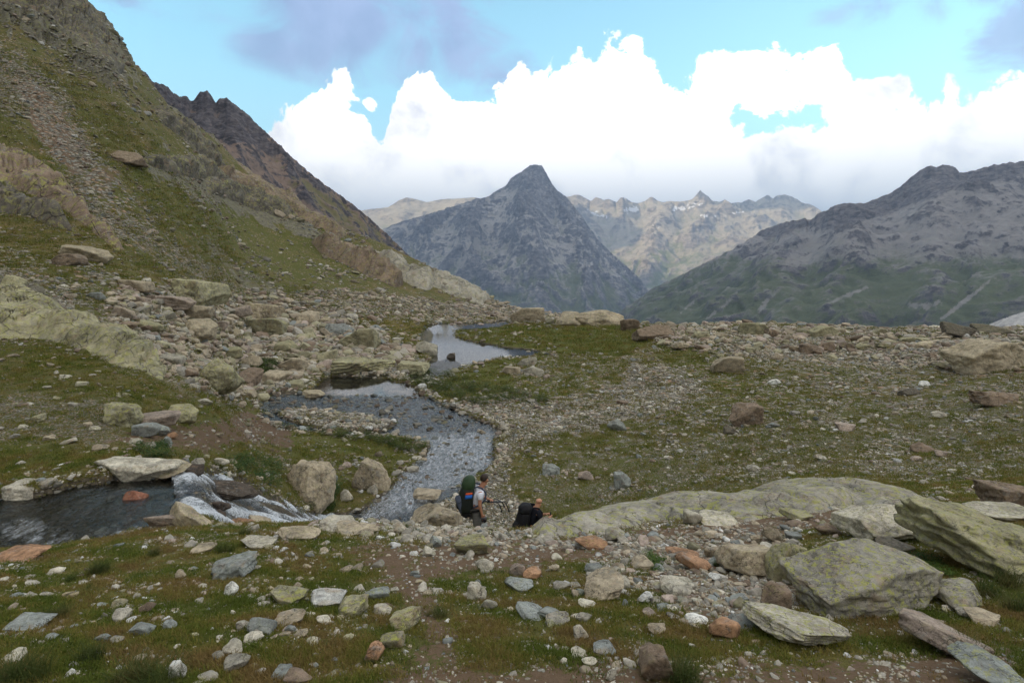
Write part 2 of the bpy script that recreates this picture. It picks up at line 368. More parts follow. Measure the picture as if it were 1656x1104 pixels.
PK = np.array(sorted(TB)); VK = np.log(DK)
ZK = np.array([[-(p - YH) * d / F for p, d in zip(TB[c], DK)] for c in PK])       # column x distance
def pchip(x, xp, fp):
    """monotone cubic along axis 0 of fp"""
    h = np.diff(xp); dl = np.diff(fp, axis=0) / h[:, None]
    m = np.zeros_like(fp); m[0], m[-1] = dl[0], dl[-1]
    w1, w2 = 2 * h[1:] + h[:-1], h[1:] + 2 * h[:-1]
    with np.errstate(all='ignore'):
        hm = (w1 + w2)[:, None] / (w1[:, None] / dl[:-1] + w2[:, None] / dl[1:])
    m[1:-1] = np.where(dl[:-1] * dl[1:] > 0, hm, 0)
    i = np.clip(np.searchsorted(xp, x) - 1, 0, len(xp) - 2); t = ((x - xp[i]) / h[i])[:, None]; H = h[i][:, None]
    return (fp[i] * (2 * t**3 - 3 * t**2 + 1) + fp[i + 1] * (3 * t**2 - 2 * t**3) + m[i] * H * (t**3 - 2 * t**2 + t) + m[i + 1] * H * (t**3 - t**2))
COLS = np.concatenate([np.arange(-900, -40, 12.0), np.arange(-40, 1700, 3.0), np.arange(1700, 2561, 12.0)])
VV = np.concatenate([np.arange(math.log(1.2), math.log(3.0), 0.02), np.arange(math.log(3.0), math.log(240), 0.0056), np.arange(math.log(240), math.log(455), 0.02)])
DD = np.exp(VV); NR, NC = len(VV), len(COLS)
ZB = pchip(VV, VK, pchip(COLS, PK.astype(float), ZK).T)          # smooth base, rows = distance
D2 = np.repeat(DD[:, None], NC, 1); U2 = np.repeat(((COLS - CX) / F)[None], NR, 0)
X2 = U2 * D2; PX2 = np.repeat(COLS[None], NR, 0); PYB = YH - F * ZB / D2
inb = lambda a, b: (D2 >= a) & (D2 <= b)
def zone(poly, d0, d1, soft, wob=0.0):
    """0..1 membership of a polygon drawn on the photo, for ground between two distances"""
    P = np.array(poly); sub = inb(d0, d1) & (PX2 > P[:, 0].min() - 40) & (PX2 < P[:, 0].max() + 40) & (PYB > P[:, 1].min() - 30) & (PYB < P[:, 1].max() + 30)
    o = np.full(PX2.shape, -99.0)
    if sub.any(): o[sub] = poly_sdf(PX2[sub], PYB[sub], poly)
    if wob: o = o + wob * fbm2(X2 / D2 * 40, np.log(D2) * 40, 3, 5)
    return o if soft is None else sst(o, -soft, soft)

LAKE = [(688, 528), (720, 524), (765, 525), (812, 520), (822, 523), (790, 529), (740, 532), (730, 538), (734, 546), (760, 553), (800, 561), (835, 566), (872, 569), (858, 573), (812, 574), (782, 583), (752, 588), (730, 597), (700, 602), (690, 596), (702, 580), (692, 562), (680, 548)]
LOWER = [(516, 612), (540, 606), (620, 606), (662, 620), (690, 640), (722, 655), (762, 670), (790, 684), (815, 700), (800, 716), (802, 748), (775, 768), (748, 778), (765, 790), (745, 803), (715, 812), (690, 830), (660, 850), (610, 862), (560, 862), (540, 850), (560, 832), (600, 812), (628, 790), (650, 762), (686, 738), (695, 716), (640, 704), (570, 703), (500, 697), (452, 690), (424, 674), (416, 652), (436, 636), (500, 632)]
ISLAND = [(452, 668), (470, 662), (520, 664), (580, 672), (640, 684), (615, 697), (560, 695), (500, 688), (468, 680)]
UPPER = [(-420, 830), (0, 803), (60, 797), (130, 781), (190, 772), (250, 771), (300, 762), (345, 766), (352, 800), (330, 835), (300, 858), (250, 860), (212, 866), (160, 884), (110, 896), (50, 900), (-60, 905), (-420, 925)]
CASC = [(285, 764), (340, 762), (380, 776), (430, 800), (480, 822), (520, 834), (560, 836), (575, 850), (540, 868), (470, 862), (400, 868), (340, 872), (300, 858)]
w_lake = zone(LAKE, 60, 160, None, 1.2) + 3.2; w_low = np.minimum(zone(LOWER, 24, 75, None, 5), -zone(ISLAND, 24, 75, None, 4))
w_up = zone(UPPER, 9.6, 15.2, None, 4); w_casc = zone(CASC, 12.0, 30, None, 4)
w_link = zone([(690, 590), (735, 590), (745, 600), (700, 612), (665, 618), (650, 608), (676, 596)], 50, 80, None, 3)
SD = np.maximum.reduce([w_lake, w_low, w_up, w_casc, w_link])
SDc = np.maximum.reduce([w_lake * 2.0, w_low, w_up, w_casc, w_link])
wat = sst(SDc, -3.0, 5.0)

zs = {}
def zset(name, val): zs[name] = np.maximum(zs.get(name, np.zeros(PX2.shape)), val)
GRAVEL = [(690, 664), (770, 640), (880, 652), (960, 628), (1010, 606), (1010, 585), (1080, 592), (1140, 615), (1165, 640), (1110, 668), (1010, 692), (920, 704), (840, 728), (820, 760), (830, 800), (870, 858), (850, 890), (640, 890), (700, 815), (760, 790), (800, 760), (806, 716), (820, 700), (770, 676)]
zset('stony', zone(GRAVEL, 20, 90, 14, 26) * 0.80)
zset('stony', zone([(810, 600), (830, 580), (930, 578), (1010, 585), (1000, 620), (920, 640), (830, 640)], 50, 95, 10, 10) * 0.48)
zset('stony', zone(ISLAND, 24, 75, 3, 3) * 0.8)
zset('stony', zone([(1000, 585), (1700, 540), (1700, 830), (1300, 790), (840, 850), (830, 740), (1000, 690)], 16, 110, 30, 10) * 0.47)
zset('stony', zone([(1030, 520), (1180, 525), (1700, 520), (1720, 620), (1500, 600), (1300, 590), (1180, 590), (1060, 560)], 50, 190, 10, 14) * 0.7)
zset('stony', zone([(180, 470), (330, 460), (470, 490), (560, 520), (640, 560), (690, 580), (640, 620), (520, 612), (430, 640), (380, 670), (250, 600), (180, 560)], 24, 125, 12, 14) * 0.68)
zset('stony', zone([(430, 480), (560, 470), (700, 490), (860, 500), (1010, 520), (860, 524), (640, 522), (520, 520)], 90, 220, 6, 10) * 0.7)
zset('stony', zone([(-60, 40), (40, 90), (110, 150), (170, 270), (250, 370), (330, 420), (440, 500), (520, 540), (400, 520), (280, 440), (190, 400), (120, 330), (60, 230), (-60, 130)], 60, 250, 12, 24) * 0.62)
zset('stony', zone([(-60, 640), (60, 640), (190, 655), (200, 710), (150, 730), (60, 722), (-60, 720)], 14, 28, 14, 20) * 0.62)
zset('stony', zone([(-60, 430), (120, 420), (240, 470), (300, 560), (380, 640), (400, 680), (280, 650), (100, 560), (-60, 520)], 20, 60, 14, 20) * 0.5)
zset('stony', inb(30, 260) * sst(PX2, 900, 700) * 0.26)
zset('stony', inb(0, 15) * (0.16 + 0.10 * sst(PX2, 600, 1000)))
zset('stony', zone([(990, 880), (1290, 860), (1290, 1010), (1180, 1040), (1020, 990), (960, 930)], 3, 14, 16, 20) * 0.62)
zset('stony', zone([(200, 860), (560, 846), (860, 870), (1000, 880), (900, 905), (560, 880), (150, 905)], 6, 13, 8, 14) * 0.40)
zset('dirt', zone([(840, 885), (1200, 850), (1420, 815), (1440, 850), (1200, 895), (1020, 920), (850, 930), (740, 900)], 5, 13, 10, 20) * 0.85)
zset('dirt', zone([(700, 880), (860, 880), (830, 940), (700, 960), (760, 1100), (900, 1104), (1650, 1075), (1656, 1200), (500, 1200), (690, 1060), (620, 960), (560, 900)], 2, 12, 26, 34) * 0.74)
zset('dirt', zone([(1040, 900), (1290, 880), (1300, 1000), (1180, 1060), (1060, 980)], 3, 12, 16, 24) * 0.8)
zset('dirt', zone([(420, 640), (480, 650), (470, 730), (410, 720), (330, 740), (160, 720), (250, 690), (350, 690)], 16, 45, 10, 20) * 0.75)
zset('dirt', zone([(640, 840), (780, 835), (860, 860), (860, 890), (640, 890)], 8, 22, 10, 20) * 0.5)
zset('dirt', zone([(1200, 560), (1700, 560), (1700, 720), (1350, 660)], 30, 110, 30, 30) * 0.35)
zset('dirt', zone([(20, 130), (60, 140), (160, 270), (120, 290), (40, 210)], 60, 250, 8, 16) * 0.9)
zset('dirt', zone([(150, 270), (200, 290), (170, 330), (130, 300)], 60, 250, 8, 16) * 0.6)
zset('lush', zone([(732, 532), (830, 526), (1000, 530), (1060, 560), (1000, 580), (880, 570), (780, 558), (735, 545)], 60, 170, 5, 6))
zset('lush', zone([(650, 612), (720, 595), (800, 575), (900, 576), (960, 600), (980, 630), (900, 655), (760, 655), (690, 640)], 45, 95, 6, 8) * .8)
zset('lush', zone([(430, 695), (690, 706), (680, 735), (640, 780), (600, 800), (520, 800), (460, 740)], 24, 50, 6, 12) * .75)
zset('lush', zone([(850, 790), (830, 740), (1000, 700), (1100, 790), (960, 850), (880, 850)], 20, 45, 14, 26) * .6)
zset('lush', zone([(1060, 560), (1180, 600), (1350, 650), (1330, 670), (1150, 640), (1080, 600)], 45, 100, 8, 14) * .7)
zset('lush', zone([(-60, 700), (150, 730), (130, 780), (-60, 800)], 13, 25, 10, 20) * .7)
zset('lush', zone([(220, 240), (420, 300), (560, 380), (620, 450), (480, 470), (330, 400), (200, 300)], 80, 270, 16, 20) * .65)
zset('lush', zone([(-60, 900), (360, 900), (560, 1104), (-60, 1200)], 2, 9, 30, 60) * .5)
zset('yellow', zone([(600, 520), (690, 518), (692, 555), (650, 562), (600, 548)], 70, 165, 6, 4))
zset('yellow', inb(2, 12) * sst(fbm2(X2 / 1.3, D2 / 1.3, 3, 77), .05, .5) * .45)
zset('rock', zone([(-60, -60), (100, -20), (190, 70), (210, 130), (180, 150), (100, 80), (0, 40), (-60, 20)], 90, 260, 8, 26) * 0.75)
zset('rock', zone([(220, 250), (330, 270), (420, 310), (520, 370), (540, 400), (430, 370), (330, 330), (240, 290)], 80, 270, 6, 20) * 0.62)
zset('rock', zone([(-60, 440), (60, 470), (150, 520), (250, 590), (200, 600), (60, 540), (-60, 540)], 24, 60, 8, 14) * 0.6)
zset('rock', zone([(300, 770), (380, 780), (480, 830), (540, 850), (420, 862), (330, 840)], 12, 26, 6, 8) * 0.6)
for k in ('yellow',): zs.setdefault(k, np.zeros(PX2.shape))

# relief: octaves of noise no finer than the grid can carry
cell = np.maximum(D2 * 0.0056, D2 * 3 / F)
AMPK = 0.035 + 0.115 * sst(ZB + 10, 6, 40) * sst(D2, 40, 90) + 0.05 * zs['rock'] + 0.02 * zs['stony'] * sst(D2, 30, 60)
flat = np.maximum.reduce([zs['lush'] * sst(D2, 24, 28), sst(SDc, -26, -4) * sst(D2, 20, 28)])
AMPK = AMPK * (1 - 0.75 * flat)
rel = np.zeros(D2.shape); lam = 48.0; k = 0
while lam > 0.04:
    vis = sst(lam / cell, 2.2, 5.0) * (1 - sst(lam / D2, 0.25, 0.5))
    sel = vis > 0.001
    if sel.any():
        n = pn2(X2[sel] / lam + 13.7 * k, D2[sel] / lam - 5.1 * k, 100 + k)
        n2_ = 1 - 2 * np.abs(pn2(X2[sel] / lam - 3.7 * k, D2[sel] / lam + 8.1 * k, 300 + k))
        mixr = zs['rock'][sel] * .6 + .25
        rel[sel] += vis[sel] * AMPK[sel] * lam * (n * (1 - mixr) + n2_ * mixr * .7)
    lam *= 0.53; k += 1
# ledges and outcrop bands running down the left hillside
hillw = sst(D2, 60, 100) * sst(PX2, 760, 560) * inb(55, 270)
qx, qz = X2, ZB
band = (ZB * 0.9 + X2 * 0.62 + 6 * fbm2(X2 / 30, D2 / 30, 4, 41)) / 9.0
saw = band - np.floor(band); step = np.where(saw < .82, saw / .82, (1 - saw) / .18)
ledge = sst(fbm2(X2 / 22 + 4, D2 / 40, 3, 51), -.05, .35)
rel += hillw * ledge * (step - .5) * 2.6 * (0.55 + zs['rock'])
zs['rock'] = np.maximum(zs['rock'], hillw * ledge * np.where(saw > .62, 0.52, 0.2))
# sides beyond the rim fall away
land = 0.10 + np.abs(rel) * 0.5 * flat + rel * (1 - flat)
bank = 0.04 + 0.10 * sst(-SDc, 2, 9)
near_w = sst(-SDc, 60, 0)
land_w = np.maximum(land, bank)
land = land * (1 - near_w) + np.maximum(land_w, bank) * near_w
bedn = fbm2(X2 / (0.05 * D2), np.log(D2) * 20, 3, 61)
depth = 0.24 * np.where(w_lake > -5, 1.6, 1.0)
shallow = np.where((w_low > -5) & (PYB > 640), 1, 0) + np.where(w_up > -5, .6, 0) + np.where(w_link > -3, 1, 0)
bed = -depth * 0.75 + 0.13 * shallow * (bedn + .15) + 0.6 * rel * (w_casc > 0)
zoff = land * (1 - wat) + bed * wat
Z2 = ZB + zoff
PY2 = YH - F * Z2 / D2
zs['wet'] = np.clip(sst(SDc, -2.5, 1.5) + 0.7 * sst(w_casc, -9, 0), 0, 1)
zs['lod'] = sst(np.log(D2), math.log(9), math.log(120))
V = np.stack([X2, D2, Z2], -1).reshape(-1, 3)
me = mesh_np('ground', V, grid_quads(NR, NC), True, {k: zs[k] for k in ('stony', 'dirt', 'lush', 'rock', 'wet', 'lod', 'yellow')})
tag(add_obj('ground', me, M_GROUND), kind='structure')

# the same ground carried on around and behind the viewpoint, coarser
def apron():
    n = 70; g = np.sign(np.linspace(-1, 1, n)) * np.abs(np.linspace(-1, 1, n)) ** 2.2 * 390
    gx, gy = np.meshgrid(g, g - 0.0); rad = np.hypot(gx, gy)
    u = gx / np.maximum(gy, 1e-3)
    edgeL, edgeR = (COLS[0] - CX) / F, (COLS[-1] - CX) / F
    th = np.arctan2(gx, gy)
    col = np.where(th < 0, 0, NC - 1); ue = np.where(th < 0, edgeL, edgeR)
    de = np.clip(rad / np.sqrt(1 + ue ** 2), 1.2, 450)
    zi = np.empty_like(rad)
    for i in range(n):
        for j in range(n):
            zi[i, j] = np.interp(math.log(de[i, j]), VV, ZB[:, col[i, j]])
    a = np.abs(th); back = sst(a, 1.1, 2.6)
    hill_up = -1.9 + 0.42 * np.maximum(rad - 2, 0)
    z = zi * (1 - back) + hill_up * back
    inside = (th > math.atan(edgeL) + .04) & (th < math.atan(edgeR) - .04) & (gy > 1.6) & (gy < 430)
    z = np.where(inside, z - 60, z - 0.25)
    # keep only cells outside the fan
    keepv = ~inside; kq = keepv[:-1, :-1] | keepv[1:, 1:] | keepv[:-1, 1:] | keepv[1:, :-1]
    z = np.where(inside, np.minimum(z, -60), z)
    Vv = np.stack([gx, gy, z], -1).reshape(-1, 3)
    at = {k: np.full(n * n, v) for k, v in dict(stony=.3, dirt=.1, lush=.2, rock=.2, wet=0, lod=.6, yellow=.1).items()}
    keep2 = (keepv[:-1, :-1] & keepv[1:, 1:] & keepv[:-1, 1:] & keepv[1:, :-1])
    tag(add_obj('ground_around', mesh_np('ground_around', Vv, grid_quads(n, n, keep2), True, at), M_GROUND), kind='structure')
apron()

# ------------------------------------------------------------------ looking the ground up by photo position
def col_at(A, px):
    return np.array([A[:, j] for j in [0]])[0] if px <= COLS[0] else (lambda j, t: A[:, j] * (1 - t) + A[:, j + 1] * t)(*(lambda j: (j, (px - COLS[j]) / (COLS[j + 1] - COLS[j])))(min(np.searchsorted(COLS, px) - 1, NC - 2)))
def hit(px, py, dmin=2.2, base=False):
    c = col_at(PYB if base else PY2, px); ok = np.where((c <= py) & (DD >= dmin))[0]
    if len(ok) == 0:
        i = int(np.argmin(np.where(DD >= dmin, c, 1e9))); d = DD[i]
    else:
        i = ok[0]
        if i > 0 and DD[i - 1] >= dmin:
            a, b = c[i - 1], c[i]; t = (a - py) / (a - b + 1e-9); d = DD[i - 1] + (DD[i] - DD[i - 1]) * np.clip(t, 0, 1)
        else: d = DD[i]
    return Vector(((px - CX) / F * d, d, float(np.interp(math.log(d), VV, col_at(Z2, px)))))
def ground_z(x, y):
    px = CX + F * x / y; return float(np.interp(math.log(y), VV, col_at(Z2, px)))
def base_z(x, y):
    px = CX + F * x / y; return float(np.interp(math.log(y), VV, col_at(ZB, px)))
def normal_at(x, y):
    e = 0.02 * y + .02
    gx = (base_z(x + e, y) - base_z(x - e, y)) / (2 * e); gy = (base_z(x, y + e) - base_z(x, y - e)) / (2 * e)
    return Vector((-gx, -gy, 1)).normalized()

# ------------------------------------------------------------------ water
def make_water_mat():
    m, N, out = new_mat('stream_water'); P = N.n('ShaderNodeNewGeometry').outputs['Position']
    rough_w, foam = N.attr('ripple'), N.attr('foam')
    lam = N.attr('wsc')
    Q = N.v('MULTIPLY', P, (1, 0.8, 1))
    n = N.m('ADD', N.noise(Q, 2.6, 6, 0.65, 0.8), N.m('MULTIPLY', N.noise(Q, 13, 4, 0.6, 0.4), 0.35))
    bp = N.n('ShaderNodeBump'); N.put(bp.inputs['Height'], n); N.put(bp.inputs['Strength'], N.m('ADD', 0.004, N.m('MULTIPLY', rough_w, 0.32))); bp.inputs['Distance'].default_value = 0.18
    fr = N.n('ShaderNodeFresnel'); fr.inputs[0].default_value = 1.45; N.t.links.new(bp.outputs[0], fr.inputs['Normal'])
    tr = N.n('ShaderNodeBsdfTransparent'); tr.inputs[0].default_value = (0.52, 0.56, 0.55, 1)
    gl = N.n('ShaderNodeBsdfGlossy'); N.put(gl.inputs['Roughness'], N.m('ADD', 0.012, N.m('MULTIPLY', rough_w, 0.06))); N.t.links.new(bp.outputs[0], gl.inputs['Normal'])
    mx = N.n('ShaderNodeMixShader'); N.t.links.new(fr.outputs[0], mx.inputs[0]); N.t.links.new(tr.outputs[0], mx.inputs[1]); N.t.links.new(gl.outputs[0], mx.inputs[2])
    st = N.noise(N.v('MULTIPLY', P, (2.2, 0.9, 3)), 3.0, 7, 0.7, 1.2)
    st = N.m('ADD', N.m('MULTIPLY', st, .6), N.m('MULTIPLY', N.noise(N.v('MULTIPLY', P, (4, 0.9, 3)), 10.0, 6, 0.75, 1.6), .75)); st = N.m('SUBTRACT', st, 0.12); fm = N.m('MULTIPLY', N.ramp(N.m('ADD', N.m('MULTIPLY', st, 1.3), N.m('MULTIPLY', foam, 0.75)), 0.98, 1.42), 0.8)
    df = N.n('ShaderNodeBsdfDiffuse'); df.inputs[0].default_value = (0.72, 0.76, 0.80, 1)
    mf = N.n('ShaderNodeMixShader'); N.t.links.new(fm, mf.inputs[0]); N.t.links.new(mx.outputs[0], mf.inputs[1]); N.t.links.new(df.outputs[0], mf.inputs[2])
    N.t.links.new(mf.outputs[0], out.inputs[0]); return m
M_WATER = make_water_mat()
def water(name, sdw, extra, ripple, foam, label=None, lift=-0.05):
    keepv = sdw > -9
    k = keepv[:-1, :-1] & keepv[1:, 1:] & keepv[:-1, 1:] & keepv[1:, :-1]
    q = grid_quads(NR, NC, k); used = np.unique(q); remap = np.full(NR * NC, -1); remap[used] = np.arange(len(used))
    z = ZB + lift + extra
    Vv = np.stack([X2, D2, z], -1).reshape(-1, 3)[used]
    at = {'ripple': ripple.ravel()[used], 'foam': foam.ravel()[used]}
    o = add_obj(name, mesh_np(name, Vv, remap[q], True, at), M_WATER); tag(o, kind='structure'); return o
one = np.ones(PX2.shape); fn = fbm2(X2 / 0.8, D2 / 0.8, 3, 71)
water('lake', w_lake, 0 * one, 0.02 * one, 0 * one)
rip_low = 0.04 + 0.9 * sst(PYB + 6 * fn, 634, 646)
foam_low = 0.10 + 0.42 * zone([(640, 700), (800, 690), (800, 760), (660, 830), (560, 860), (600, 790)], 24, 60, 14, 10)
water('stream', np.maximum(w_low, w_link), 0.02 * fn * sst(PYB, 640, 700), rip_low, foam_low * sst(PYB, 640, 680))
blob = lambda pts, d0, d1, s=10: zone(pts, d0, d1, s, 10)
foam_up = 0.10 + 0.36 * blob([(0, 840), (60, 830), (90, 850), (40, 870), (0, 868)], 9, 15) + 0.38 * blob([(140, 868), (200, 850), (250, 845), (240, 862), (160, 886)], 9, 15) + .3 * blob([(40, 870), (120, 850), (130, 880), (60, 890)], 9, 15)
water('upper_stream', np.minimum(w_up, 9), 0.03 * fn, 0.65 * one, foam_up)
fall = sst(fbm2(X2 / 1.1 + 3, D2 / 2.5, 4, 81, ridged=True), 0.1, 0.75)
path = np.maximum(blob([(240, 764), (350, 760), (420, 784), (480, 815), (480, 830), (400, 806), (350, 782), (250, 782)], 12, 28, 8),
                  blob([(290, 796), (345, 802), (385, 822), (440, 828), (480, 838), (540, 826), (570, 842), (520, 864), (440, 862), (360, 852), (300, 836)], 12, 30, 8))
water('cascade', w_casc, 0.02 + 0.16 * (fall - .5) + 0.05 * path, 1.0 * one, 0.18 + 0.36 * path + 0.30 * (fall - .3))

# ------------------------------------------------------------------ mountains
def make_mountain_mat(name, rock, rock2, scree, green, sc, green_lo, green_hi, ck=1.0, stv=(1, 1, 3.0)):
    m, N, out = new_mat(name); P = N.n('ShaderNodeNewGeometry').outputs['Position']
    g = N.n('ShaderNodeNewGeometry'); nz = N.sep(g.outputs['Normal'])[2]
    pz = N.sep(P)[2]
    a = N.noise(P, 1.0 / sc, 9, 0.62, 0.3); b = N.noise(P, 6.0 / sc, 9, 0.68, 0.4)
    st = N.noise(N.v('MULTIPLY', P, stv), 4.0 / sc, 8, 0.7, 0.3)
    pale, gr, rk, sn = (N.attr(k) for k in ('pale', 'green', 'rock', 'snow'))
    rc = N.mix(N.ramp(b, 0.36, 0.64), rock, rock2)
    v = N.ramp(st, 0.3, 0.7, 0.5, 1.4); rc = N.mix(1.0, rc, N.comb(v, v, v), 'MULTIPLY')
    v2 = N.ramp(b, 0.3, 0.7, 0.75, 1.2); sc_c = N.mix(1.0, scree, N.comb(v2, v2, v2), 'MULTIPLY')
    gc = N.mix(b, green, tuple(x * 1.9 for x in green))
    conc = N.attr('conc'); e = N.m('ADD', N.m('MULTIPLY', N.m('SUBTRACT', a, .5), 1.3), N.m('MULTIPLY', N.m('SUBTRACT', b, .5), 1.5)); e0 = e
    e = N.m('ADD', e, N.m('MULTIPLY', conc, 0.42 * ck))
    c = N.mix(N.ramp(N.m('ADD', N.m('ADD', N.m('MULTIPLY', N.m('SUBTRACT', nz, 0.62), 1.6), e), 0.0), -0.1, 0.12), rc, sc_c)
    hgt = N.ramp(pz, green_hi, green_lo)
    c = N.mix(N.m('MULTIPLY', N.ramp(N.m('ADD', N.m('ADD', N.m('MAXIMUM', N.m('SUBTRACT', N.m('MULTIPLY', hgt, 0.62), 0.0), gr), N.m('MULTIPLY', N.m('SUBTRACT', nz, .6), .5)), e), 0.32, 0.72), 0.85), c, gc)
    c = N.mix(N.ramp(N.m('SUBTRACT', N.m('ADD', rk, N.m('MULTIPLY', e0, .6)), N.m('MULTIPLY', conc, .35 * ck)), 0.42, 0.6), c, rc)
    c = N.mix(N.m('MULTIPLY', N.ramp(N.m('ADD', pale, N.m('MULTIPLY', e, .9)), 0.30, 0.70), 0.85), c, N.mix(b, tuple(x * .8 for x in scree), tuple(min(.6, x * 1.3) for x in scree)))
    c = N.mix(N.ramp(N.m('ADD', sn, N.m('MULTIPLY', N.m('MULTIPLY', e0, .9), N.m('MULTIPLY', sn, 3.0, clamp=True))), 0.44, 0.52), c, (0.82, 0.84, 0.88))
    finish(N, out, c, 0.95, N.m('ADD', b, N.m('MULTIPLY', st, .7)), 0.7, sc * 0.05, 0.1)
    return m

def mountain(name, cols, drange, nrow, lines, slope, base, skyl, amp, lam0, mat, zones=(), seed=0, power=1.0, ridgew=0.5, sky_jag=1.5, warp=0.3, label=None, minlam=3.0, smooth=6):
    """height field in rays from the viewpoint: highest of several ridge lines given as (photo col, row, distance), eroded by ridged noise"""
    c = np.arange(cols[0], cols[1] + .1, cols[2]); v = np.linspace(math.log(drange[0]), math.log(drange[1]), nrow)
    d = np.exp(v)[:, None] * np.ones((1, len(c))); px = np.ones((nrow, 1)) * c[None]; x = (px - CX) / F * d
    wx = x + warp * lam0 * fbm2(x / lam0, d / lam0, 4, seed + 1); wy = d + warp * lam0 * fbm2(x / lam0, d / lam0, 4, seed + 2)
    h = np.full(d.shape, base - 0.0); rd = np.full(d.shape, 1e9)
    for ln in lines:
        L = [((p - CX) / F * q, q, (YH - r) / F * q) for p, r, q in ln]
        for (x0, y0, z0), (x1, y1, z1) in zip(L, L[1:]):
            ex, ey = x1 - x0, y1 - y0; t = np.clip(((wx - x0) * ex + (wy - y0) * ey) / (ex * ex + ey * ey), 0, 1)
            dist = np.hypot(wx - x0 - ex * t, wy - y0 - ey * t)
            hh = z0 + (z1 - z0) * t - slope * dist ** power * (lam0 ** (1 - power))
            rd = np.minimum(rd, dist); h = np.maximum(h, hh)
    r = np.zeros(d.shape); lam = lam0; a = amp; k = 0
    while lam > minlam * d.mean() / F and k < 9:
        n = 1 - 2 * np.abs(pn2(wx / lam + k * 3.3, wy / lam - k * 1.7, seed + 20 + k)); n2_ = pn2(wx / lam * 1.1, wy / lam, seed + 60 + k)
        r += a * (ridgew * n + (1 - ridgew) * n2_); a *= 0.60; lam *= 0.5; k += 1
    up = sst(h, base, base + 4 * amp + 1)
    h = h + r * (0.4 + 0.6 * sst(rd, 0, lam0 * .5)) * (0.3 + 0.7 * up)
    h = np.maximum(h, base - 5)
    # bring the skyline to the one in the photograph
    s = np.array(skyl, float); tgt = np.interp(c, s[:, 0], s[:, 1]) - sky_jag * fbm2(c / 9.0, c * 0 + seed, 4, seed + 9, 0.6)
    row = YH - F * h / d; i = row.argmin(0); cur = row[i, np.arange(len(c))]
    dz = (cur - tgt) / F * d[i, np.arange(len(c))]
    if smooth:
        smooth = 16; ker = np.hanning(smooth * 2 + 3); ker /= ker.sum(); sm = np.convolve(np.pad(dz, smooth + 1, 'edge'), ker, 'valid')
    else: sm = dz
    k9 = np.hanning(43); k9 /= k9.sum(); vi = np.convolve(np.pad(v[i], 21, 'edge'), k9, 'valid'); infl = np.exp(-((np.log(d) - vi[None]) / (0.5 * (v[-1] - v[0]))) ** 2)
    h = h + sm[None] * infl
    row = YH - F * h / d; i = row.argmin(0); dz = (row[i, np.arange(len(c))] - tgt) / F * d[i, np.arange(len(c))]
    infl = np.exp(-((np.log(d) - v[i][None]) / (0.045 * (v[-1] - v[0]))) ** 2)
    h = h + dz[None] * infl
    row = YH - F * h / d
    at = {k_: np.zeros(d.shape) for k_ in ('pale', 'green', 'rock', 'snow')}
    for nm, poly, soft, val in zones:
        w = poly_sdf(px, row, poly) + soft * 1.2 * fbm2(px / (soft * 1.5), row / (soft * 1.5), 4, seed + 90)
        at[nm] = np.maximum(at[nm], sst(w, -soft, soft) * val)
    # run the outer edges down so no border hangs in the air
    def blur(A, n):
        for ax in (0, 1):
            P_ = np.pad(A, [(n, n) if ax == 0 else (0, 0), (n, n) if ax == 1 else (0, 0)], 'edge'); cs = np.cumsum(P_, ax); cs = np.insert(cs, 0, 0, ax)
            A = (np.take(cs, np.arange(2 * n + 1, cs.shape[ax]), ax) - np.take(cs, np.arange(0, cs.shape[ax] - 2 * n - 1), ax)) / (2 * n + 1)
        return A
    q1, q2 = blur(h, 3) - h, blur(h, 9) - h
    at['conc'] = np.clip(.5 * q1 / (q1.std() * 1.5) + .7 * q2 / (q2.std() * 1.5), -1, 1)
    me_ = mesh_np(name, np.stack([x, d, h], -1).reshape(-1, 3), grid_quads(nrow, len(c)), True, at)
    o = add_obj(name, me_, mat); tag(o, label, kind='structure'); return o

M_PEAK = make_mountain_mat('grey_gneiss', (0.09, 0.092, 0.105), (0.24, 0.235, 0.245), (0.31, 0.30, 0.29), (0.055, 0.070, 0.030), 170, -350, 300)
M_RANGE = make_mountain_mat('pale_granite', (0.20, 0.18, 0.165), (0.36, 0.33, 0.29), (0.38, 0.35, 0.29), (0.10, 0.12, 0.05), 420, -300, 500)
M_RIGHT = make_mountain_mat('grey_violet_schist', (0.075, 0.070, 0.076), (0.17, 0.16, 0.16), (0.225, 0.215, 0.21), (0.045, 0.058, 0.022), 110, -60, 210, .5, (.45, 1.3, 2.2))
M_LEFT = make_mountain_mat('dark_jagged_schist', (0.05, 0.045, 0.052), (0.13, 0.115, 0.115), (0.20, 0.150, 0.120), (0.09, 0.085, 0.035), 40, 0, 90)

